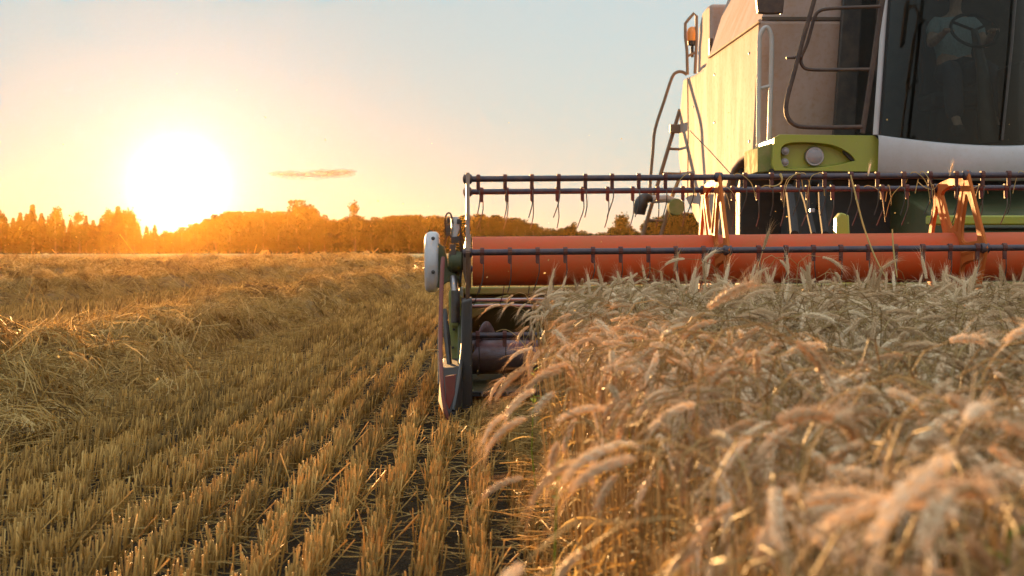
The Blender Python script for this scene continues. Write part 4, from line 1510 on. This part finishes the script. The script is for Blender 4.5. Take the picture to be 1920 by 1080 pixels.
# ================================================================== the uncut wheat
def stalk_geo(H, nod, lean, earL, seed, leaves=2):
    """one stalk bending towards +X: returns (stem MB, ear MB) centred on its foot"""
    g = random.Random(seed)
    st, er = MB(), MB()
    n = 16
    bendL = g.uniform(.15, .27)
    # first pass with unit height, then scale the straight part so that the top of the arc is H
    def line(L):
        pts = [Vector((0, 0, -.02))]; ang = []
        ds = L / n
        for i in range(n):
            s = (i + .5) * ds
            t = min(max((s - (L - bendL)) / bendL, 0), 1)
            a = lean * (s / L) + nod * .8 * t * t * (3 - 2 * t)
            pts.append(pts[-1] + Vector((math.sin(a), 0, math.cos(a))) * ds); ang.append(a)
        return pts, ang[-1]
    L = H
    for _ in range(4):
        pts, a_end = line(L)
        L += H - max(p.z for p in pts)
    wob = [g.uniform(-.006, .006) for _ in range(3)]
    for i, p in enumerate(pts):
        p.y += wob[0] * math.sin(i * .5) + wob[1] * math.sin(i * .23 + 1)
    st.tube(pts, [.0021, .002, .0018, .0013], 5)
    for k in range(1, 4):                    # nodes
        q = pts[k * 4]; st.tube([q + Vector((0, 0, -.004)), q, q + Vector((0, 0, .004))], [.0018, .0027, .0018], 5)
    for k in range(leaves):
        i0 = g.randint(4, 11); a = g.uniform(0, 6.28); l = g.uniform(.08, .2); w = g.uniform(.0025, .005)
        q = pts[i0]; prev = None; vs = []; d = Vector((math.cos(a), math.sin(a), 0)); sd = Vector((-d.y, d.x, 0))
        drop = g.uniform(.4, 1.6)
        for j in range(6):
            t = j / 5
            c = q + d * l * (t * .75) + Vector((0, 0, l * (.55 * t - drop * t * t)))
            ww = w * (1 - t ** 2) + .0004
            s2 = sd * math.cos(t * g.uniform(.5, 2.2)) + Vector((0, 0, 1)) * math.sin(t * 1.4)
            vs += [c - s2 * ww, c + s2 * ww]
        st.add(vs, [(2 * j, 2 * j + 1, 2 * j + 3, 2 * j + 2) for j in range(5)])
    # ear: four rows of spikelets with long awns
    m_ = 10
    e = pts[-1]; a = a_end
    c = [e]; T = []
    for i in range(m_):
        a2 = a + nod * .2 * (i / m_) + (.25 * i / m_ if nod > .6 else 0)
        d = Vector((math.sin(a2), 0, math.cos(a2))); T.append(d)
        c.append(c[-1] + d * earL / m_)
    tw = g.uniform(0, 1.5)
    for lv in range(m_):
        t = T[lv]; p = c[lv + 1] * .6 + c[lv] * .4
        n1v = Vector((0, 1, 0)); n2v = t.cross(n1v)
        fat = .75 + .45 * math.sin(math.pi * min(1, (lv + 1.2) / m_))
        for k in range(4):
            an = tw + math.pi / 2 * k + (.4 if lv % 2 else 0)
            o_ = n1v * math.cos(an) + n2v * math.sin(an)
            pp = p + t * (earL / m_) * (.5 * (k % 2))
            ax_ = (t * .9 + o_ * g.uniform(.24, .4)).normalized()
            l = g.uniform(.0125, .016) * fat; w = .0034 * fat
            s1 = ax_.orthogonal().normalized(); s2 = ax_.cross(s1)
            b = pp + o_ * .0012
            mid = b + ax_ * l * .45
            tip = b + ax_ * l
            er.add([b, mid + s1 * w, mid + s2 * w, mid - s1 * w, mid - s2 * w, tip], [(0, 2, 1), (0, 3, 2), (0, 4, 3), (0, 1, 4), (5, 1, 2), (5, 2, 3), (5, 3, 4), (5, 4, 1)])
            if g.random() < .55:
                dd = (t * 1.0 + o_ * g.uniform(.15, .5) + Vector((g.uniform(-.1, .1), g.uniform(-.1, .1), g.uniform(-.05, .15)))).normalized()
                aL = g.uniform(.035, .07)
                q = tip + dd * aL + Vector((0, 0, -.006))
                m1 = tip + dd * aL * .5 + Vector((0, 0, .002))
                r0 = .00045
                er.add([tip - s1 * r0, tip + s1 * r0, tip + s2 * r0, m1 - s1 * r0 * .8, m1 + s1 * r0 * .8, m1 + s2 * r0 * .8, q],
                       [(0, 1, 4, 3), (1, 2, 5, 4), (2, 0, 3, 5), (3, 4, 6), (4, 5, 6), (5, 3, 6)])
    return st, er


NV = 18
stem_me, ear_me, HV = [], [], []
var_col = bpy.data.collections.new("wheat_variants")       # sources for the crop's geometry nodes, not in the scene itself
for i in range(NV):
    g = random.Random(100 + i)
    nod = [2.3, 2.6, 1.9, 2.9, 2.4, 1.0, 2.0, 2.7, 2.5, 2.2, 3.0, 2.2, 2.4, .25, 2.6, 1.8, 2.8, 2.1][i]
    H = .765 * (1 - .012 * g.randint(0, 4))
    s_, e_ = stalk_geo(H, nod, g.uniform(-.05, .12), g.uniform(.075, .1), 200 + i, leaves=g.choice([1, 2, 2, 3]))
    HV.append(H)
    me = bpy.data.meshes.new("stem"); me.from_pydata(s_.v, [], s_.f); me.materials.append(M_STEM); me.shade_smooth(); stem_me.append(me)
    me = bpy.data.meshes.new("ear"); me.from_pydata(e_.v, [], e_.f); me.materials.append(M_EAR); ear_me.append(me)
    both = MB(); both.mi = 0; both.add(s_.v, s_.f); both.mi = 1; both.add(e_.v, e_.f)
    me = bpy.data.meshes.new("wheat_variant"); me.from_pydata(both.v, [], both.f)
    me.materials.append(M_STEM); me.materials.append(M_EAR); me.polygons.foreach_set('material_index', both.m)
    o = bpy.data.objects.new("wheat_variant_%02d" % i, me); var_col.objects.link(o)

g = np.random.default_rng(31)
DENS = 310
n = int(DENS * 8.2 * 5.2)
Y = g.uniform(.75, 8.45, n); X = g.uniform(0, 5.4, n)
rowp = np.round((X - bend(Y)) / .172) * .172 + bend(Y)
X = X * .45 + rowp * .55 + g.normal(0, .012, n)
edge = WHEAT_EDGE(Y) + .045 * np.sin(Y * 3.7) + .03 * np.sin(Y * 9.1 + 1)
ok = (X > edge) & (X < .40 * Y + 1.3)
ok &= ~((Y < 1.05) & (X < .5))
X, Y, edge = X[ok], Y[ok], edge[ok]
n = len(X)
az = g.normal(0, 1.0, n) + (g.uniform(0, 1, n) < .45) * math.pi      # mostly nodding sideways
az = np.where(g.uniform(0, 1, n) < .3, g.uniform(0, 6.28, n), az)
near_edge = np.clip(1 - (X - edge) / .22, 0, 1)
tilt = g.normal(.03, .06, n) + near_edge * np.abs(g.normal(0, .05, n))
tdir = np.where(g.uniform(0, 1, n) < near_edge * .8, math.pi + g.normal(0, .6, n), g.uniform(0, 6.28, n))
az = np.where((near_edge > .15) & (g.uniform(0, 1, n) < .72), g.normal(0, .8, n), az)
scl = np.clip(g.normal(1.0, .055, n), .8, 1.12) * (1 - .06 * near_edge)
scl *= 1 + .03 * np.sin(X * 2.9 + 1) * np.sin(Y * 2.2)
idx = g.integers(0, NV, n)
idx = np.where((Y < 5.5) & ((idx == 13) | (idx == 5)), 7, idx)
rots = np.zeros((n, 3))
for i in range(n):
    q = Matrix.Rotation(tilt[i], 3, Vector((-math.sin(tdir[i]), math.cos(tdir[i]), 0))) @ Matrix.Rotation(az[i], 3, 'Z')
    rots[i] = q.to_euler()

# the large stalks close in front are objects of their own; the mass of the crop is one
large = (Y < 1.95) & (X < .385 * Y + .1)
rest_i = np.where(~large)[0]
me = bpy.data.meshes.new("wheat_crop")
me.from_pydata([(X[i], Y[i], 0) for i in rest_i], [], [])
for nm, ty, dat in (("rot", 'FLOAT_VECTOR', rots[rest_i]), ("scl", 'FLOAT', scl[rest_i]), ("pick", 'INT', idx[rest_i])):
    a = me.attributes.new(nm, ty, 'POINT')
    a.data.foreach_set('vector' if ty == 'FLOAT_VECTOR' else 'value', np.ascontiguousarray(dat, dtype=np.int32 if ty == 'INT' else np.float32).ravel())
crop = link(bpy.data.objects.new("wheat_crop", me))
tag(crop, "dense uncut ripe bearded wheat filling the ground before the reel", None, None, 'stuff')
gn = bpy.data.node_groups.new("crop", 'GeometryNodeTree')
gn.interface.new_socket(name="Geometry", in_out='INPUT', socket_type='NodeSocketGeometry')
gn.interface.new_socket(name="Geometry", in_out='OUTPUT', socket_type='NodeSocketGeometry')
gi, go = gn.nodes.new('NodeGroupInput'), gn.nodes.new('NodeGroupOutput')
iop = gn.nodes.new('GeometryNodeInstanceOnPoints'); ci = gn.nodes.new('GeometryNodeCollectionInfo')
ci.inputs['Collection'].default_value = var_col
ci.inputs['Separate Children'].default_value = True
ci.inputs['Reset Children'].default_value = True


def named(nm, ty):
    a = gn.nodes.new('GeometryNodeInputNamedAttribute'); a.data_type = ty
    a.inputs['Name'].default_value = nm
    return [o for o in a.outputs if o.name == 'Attribute' and o.enabled][0]


gn.links.new(gi.outputs[0], iop.inputs['Points'])
gn.links.new(ci.outputs[0], iop.inputs['Instance'])
iop.inputs['Pick Instance'].default_value = True
gn.links.new(named("pick", 'INT'), iop.inputs['Instance Index'])
gn.links.new(named("rot", 'FLOAT_VECTOR'), iop.inputs['Rotation'])
gn.links.new(named("scl", 'FLOAT'), iop.inputs['Scale'])
gn.links.new(iop.outputs[0], go.inputs[0])
md = crop.modifiers.new("crop", 'NODES'); md.node_group = gn


def stalk(i, loc, rot, sc, label, group):
    o = bpy.data.objects.new("wheat_stalk", stem_me[i]); COL.objects.link(o)
    o.location = loc; o.rotation_euler = rot; o.scale = (sc, sc, sc)
    e = bpy.data.objects.new("ear", ear_me[i]); COL.objects.link(e); e.parent = o
    return tag(o, label, "wheat stalk", group)


for i in np.where(large)[0]:
    stalk(int(idx[i]), (X[i], Y[i], 0), rots[i], scl[i], "ripe wheat stalk among the large blurred ears at the front of the crop", "large blurred wheat stalks at the front")

# tall stalks standing out against the reel
TALL = [(1100, 524, 5.6, 3), (1190, 508, 7.6, 7), (1262, 500, 7.9, 1), (1294, 496, 8.0, 5), (1320, 516, 7.8, 4), (1362, 486, 7.4, 2), (1398, 470, 7.9, 13), (1424, 478, 7.9, 8), (1444, 484, 7.8, 10), (1492, 478, 8.0, 0),
        (1546, 505, 7.7, 12), (1590, 508, 7.9, 14), (1618, 512, 7.6, 5), (1672, 520, 7.9, 1), (1705, 498, 8.1, 16), (1742, 522, 7.7, 7), (1800, 522, 7.9, 3), (1850, 520, 7.6, 9), (1905, 516, 8.0, 11), (1058, 530, 7.9, 6), (1020, 540, 7.9, 13),
        (1232, 520, 7.9, 9), (1150, 528, 8.0, 12)]
for (px, py, Y_, v) in TALL:
    p = at(px, py, Y_)
    sc = p.z / HV[v]
    rz = rnd.choice([0, math.pi]) + rnd.gauss(0, .5)
    stalk(v, (p.x, Y_, 0), (rnd.gauss(0, .03), rnd.gauss(0, .03), rz), sc, "tall wheat stalk whose ear stands out against the orange reel drum", "tall wheat stalks in front of the reel drum")
# stragglers leaning out of the crop edge beside the divider
for (px, py, Y_, v, rz, ry) in [(985, 690, 3.1, 1, math.pi, .06), (990, 735, 2.6, 8, math.pi + .3, .06), (1000, 800, 2.3, 4, math.pi - .4, .04), (985, 640, 6.6, 7, math.pi, .1), (1000, 590, 7.6, 3, math.pi, .08),
                             (930, 628, 7.4, 10, .4, -.05), (968, 570, 7.9, 12, math.pi - .3, .05), (1075, 600, 2.9, 5, .2, -.08), (1160, 640, 2.2, 14, .3, .0)]:
    p = at(px, py, Y_)
    stalk(v, (p.x + .11, Y_, 0), (0, -ry, rz), p.z / HV[v] * 1.03, "wheat stalk leaning out of the crop edge towards the stubble", "stragglers along the crop edge")

# ears and straws caught on the reel
lab_ = ["small bright wheat ear caught upright on the reel bar below the cab skirt", "small wheat ear caught on the reel bar under the green light panel's corner"]
for k, (px, py) in enumerate([(1780, 318), (1631, 318)]):
    p = at(px, py + 12, 8.72)
    o = bpy.data.objects.new("wheat_ear", ear_me[13]); COL.objects.link(o)
    bb = [v.co.copy() for v in ear_me[13].vertices[:1]]
    o.scale = (.8, .8, .8); o.location = p - Vector(bb[0]) * .8
    o.rotation_euler = (0, 0, .6 * k)
    tag(o, lab_[k], "wheat ear")


def straw(pts, r, label, seed=0):
    mb_ = MB(); mb_.tube(pts, r, 6, smooth=4)
    o = mb_.build("straw", M_STRAW2)
    return tag(o, label, "straw")


M_STRAW2 = straw_mat("single straw", [(0, (.5, .34, .1)), (1, (.6, .44, .18))], .3, rand=True)
straw([at(1595, 328, 8.3), at(1618, 420, 8.25), at(1640, 480, 8.2), at(1662, 522, 8.15)], [.0045, .005, .004], "long straight straw leaning across the reel drum and bars")
straw([at(1463, 326, 8.70), at(1466, 334, 8.69), at(1464, 343, 8.7), at(1452, 349, 8.7), at(1436, 348, 8.72), at(1428, 351, 8.74)], [.008, .005, .0035, .003], "pale straw looped over the top reel bar")
straw([at(1673, 430, 8.3), at(1676, 475, 8.25), at(1682, 520, 8.2)], [.004, .005, .004], "short upright straw in front of the reel drum")
straw([at(1720, 340, 8.9), at(1735, 352, 8.85), at(1750, 355, 8.85), at(1758, 346, 8.8)], .0028, "thin curved straw hanging between two reel tines")
straw([at(800, 657, 8.3), at(816, 656, 8.28), at(829, 657, 8.25)], [.003, .004, .003], "short straw stuck crosswise on the divider rod")
straw([at(930, 622, 8.60), at(948, 618, 8.60), at(970, 632, 8.55), at(1000, 668, 8.5)], .0022, "bent wheat straw hanging over the lowest reel bar")

for k in range(16):
    a_ = ANG[[1, 2, 1, 2][k % 4]]
    X_ = rnd.uniform(1.3, 3.4)
    p = reel_pt(X_, a_, RB)
    dx_ = rnd.uniform(-.1, .1)
    straw([p + Vector((dx_ * .6, .02, -rnd.uniform(.03, .12))), p + Vector((.25 * dx_, -.01, .01)), p + Vector((-.2 * dx_, -.025, .018)), p + Vector((-dx_, -.03, -rnd.uniform(.02, .06))), p + Vector((-dx_ * 1.3, -.02 + rnd.uniform(-.03, .03), -rnd.uniform(.1, .22)))], [.0028, .0028, .0026, .0022, .0014],
          "stray straw dangling over an upper reel bar")['group'] = "stray straws dangling from the reel bars"

# ---- weeds in the crop
leafm = MB()
vs = []
for j in range(7):
    t = j / 6
    w = .3 * math.sin(math.pi * min(1, t * .9 + .08)) ** .8
    c = Vector((t, 0, .35 * t - .45 * t * t))
    vs += [c + Vector((0, -w, .06)), c, c + Vector((0, w, .06))]
leafm.add(vs, [f for j in range(6) for f in ((3 * j, 3 * j + 1, 3 * j + 4, 3 * j + 3), (3 * j + 1, 3 * j + 2, 3 * j + 5, 3 * j + 4))])
leaf_me = bpy.data.meshes.new("leaf"); leaf_me.from_pydata(leafm.v, [], leafm.f); leaf_me.materials.append(M_LEAF); leaf_me.shade_smooth()
for (px, py, Y_, sz, lab) in [(1002, 705, 5.2, .035, "yellow green weed with small leaves at the crop edge by the auger"), (1275, 632, 4.6, .03, "small green weed half hidden among the ears in the middle of the crop"),
                              (1186, 648, 4.3, .03, "yellowish weed between the wheat ears above the crop edge"), (1045, 890, 2.6, .02, "tiny yellow leaved weed low in the shaded crop edge"),
                              (1885, 1045, 1.35, .05, "dark green blurred weed leaf low among the big ears")]:
    p = at(px, py, Y_)
    mb = MB(); mb.tube([(p.x + .02, Y_, 0), (p.x - .01, Y_, p.z * .5), (p.x, Y_ - .01, p.z + .02)], [.003, .0025, .0015], 6)
    wd = mb.build("weed_plant", M_LEAF)
    tag(wd, lab, "weed")
    for k in range(7):
        l = bpy.data.objects.new("leaf", leaf_me); COL.objects.link(l); l.parent = wd
        l.matrix_parent_inverse = Matrix.Identity(4)
        l.location = (p.x, Y_ - .005, p.z + .02 - sz * .55 * k)
        l.rotation_euler = (0, rnd.uniform(-.7, .2), k * 2.4)
        l.scale = (sz * rnd.uniform(.8, 1.3),) * 3

# straw trodden under the header
litter("loose_straw", 900, lambda y, u: -.15 + u * .75, 7.2, 9.3, .0018, .06, .25, "brown straw lying under the header's open end", 15, .1)
litter("loose_straw", 1500, lambda y, u: .02 + .03 * y + u * .3, 3.6, 8, .0014, .05, .25, "tangled fallen straw along the crop edge", 16, .16)

# chaff drifting in the light
g = np.random.default_rng(5)
n = 800
Yc = g.uniform(5, 22, n)
Pc = np.stack([g.uniform(-.34, .40, n) * Yc, Yc, np.abs(g.normal(.3, .75, n)) + .1], 1)
me = quads_mesh("drifting_chaff", leaf_quads(Pc, g.normal(0, 1, (n, 3)), .008, g), M_STRAW2)
tag(link(bpy.data.objects.new("drifting_chaff", me)), "specks of chaff drifting in the low sun", None, None, 'stuff')

# ================================================================== haze: the evening air over the field
m = bpy.data.materials.new("evening haze")
m.use_nodes = True
nt = m.node_tree
nt.nodes.clear()
out = nt.nodes.new('ShaderNodeOutputMaterial')
pv = nt.nodes.new('ShaderNodeVolumePrincipled')
pv.inputs['Color'].default_value = (.95, .5, .1, 1)
pv.inputs['Density'].default_value = .000046
pv.inputs['Anisotropy'].default_value = .84
nt.links.new(pv.outputs[0], out.inputs['Volume'])
hz = MB().box((-680, -45, -2), (680, 880, 17)).build("haze", m, smooth=False)
tag(hz, "golden evening haze over the field", None, None, 'stuff')
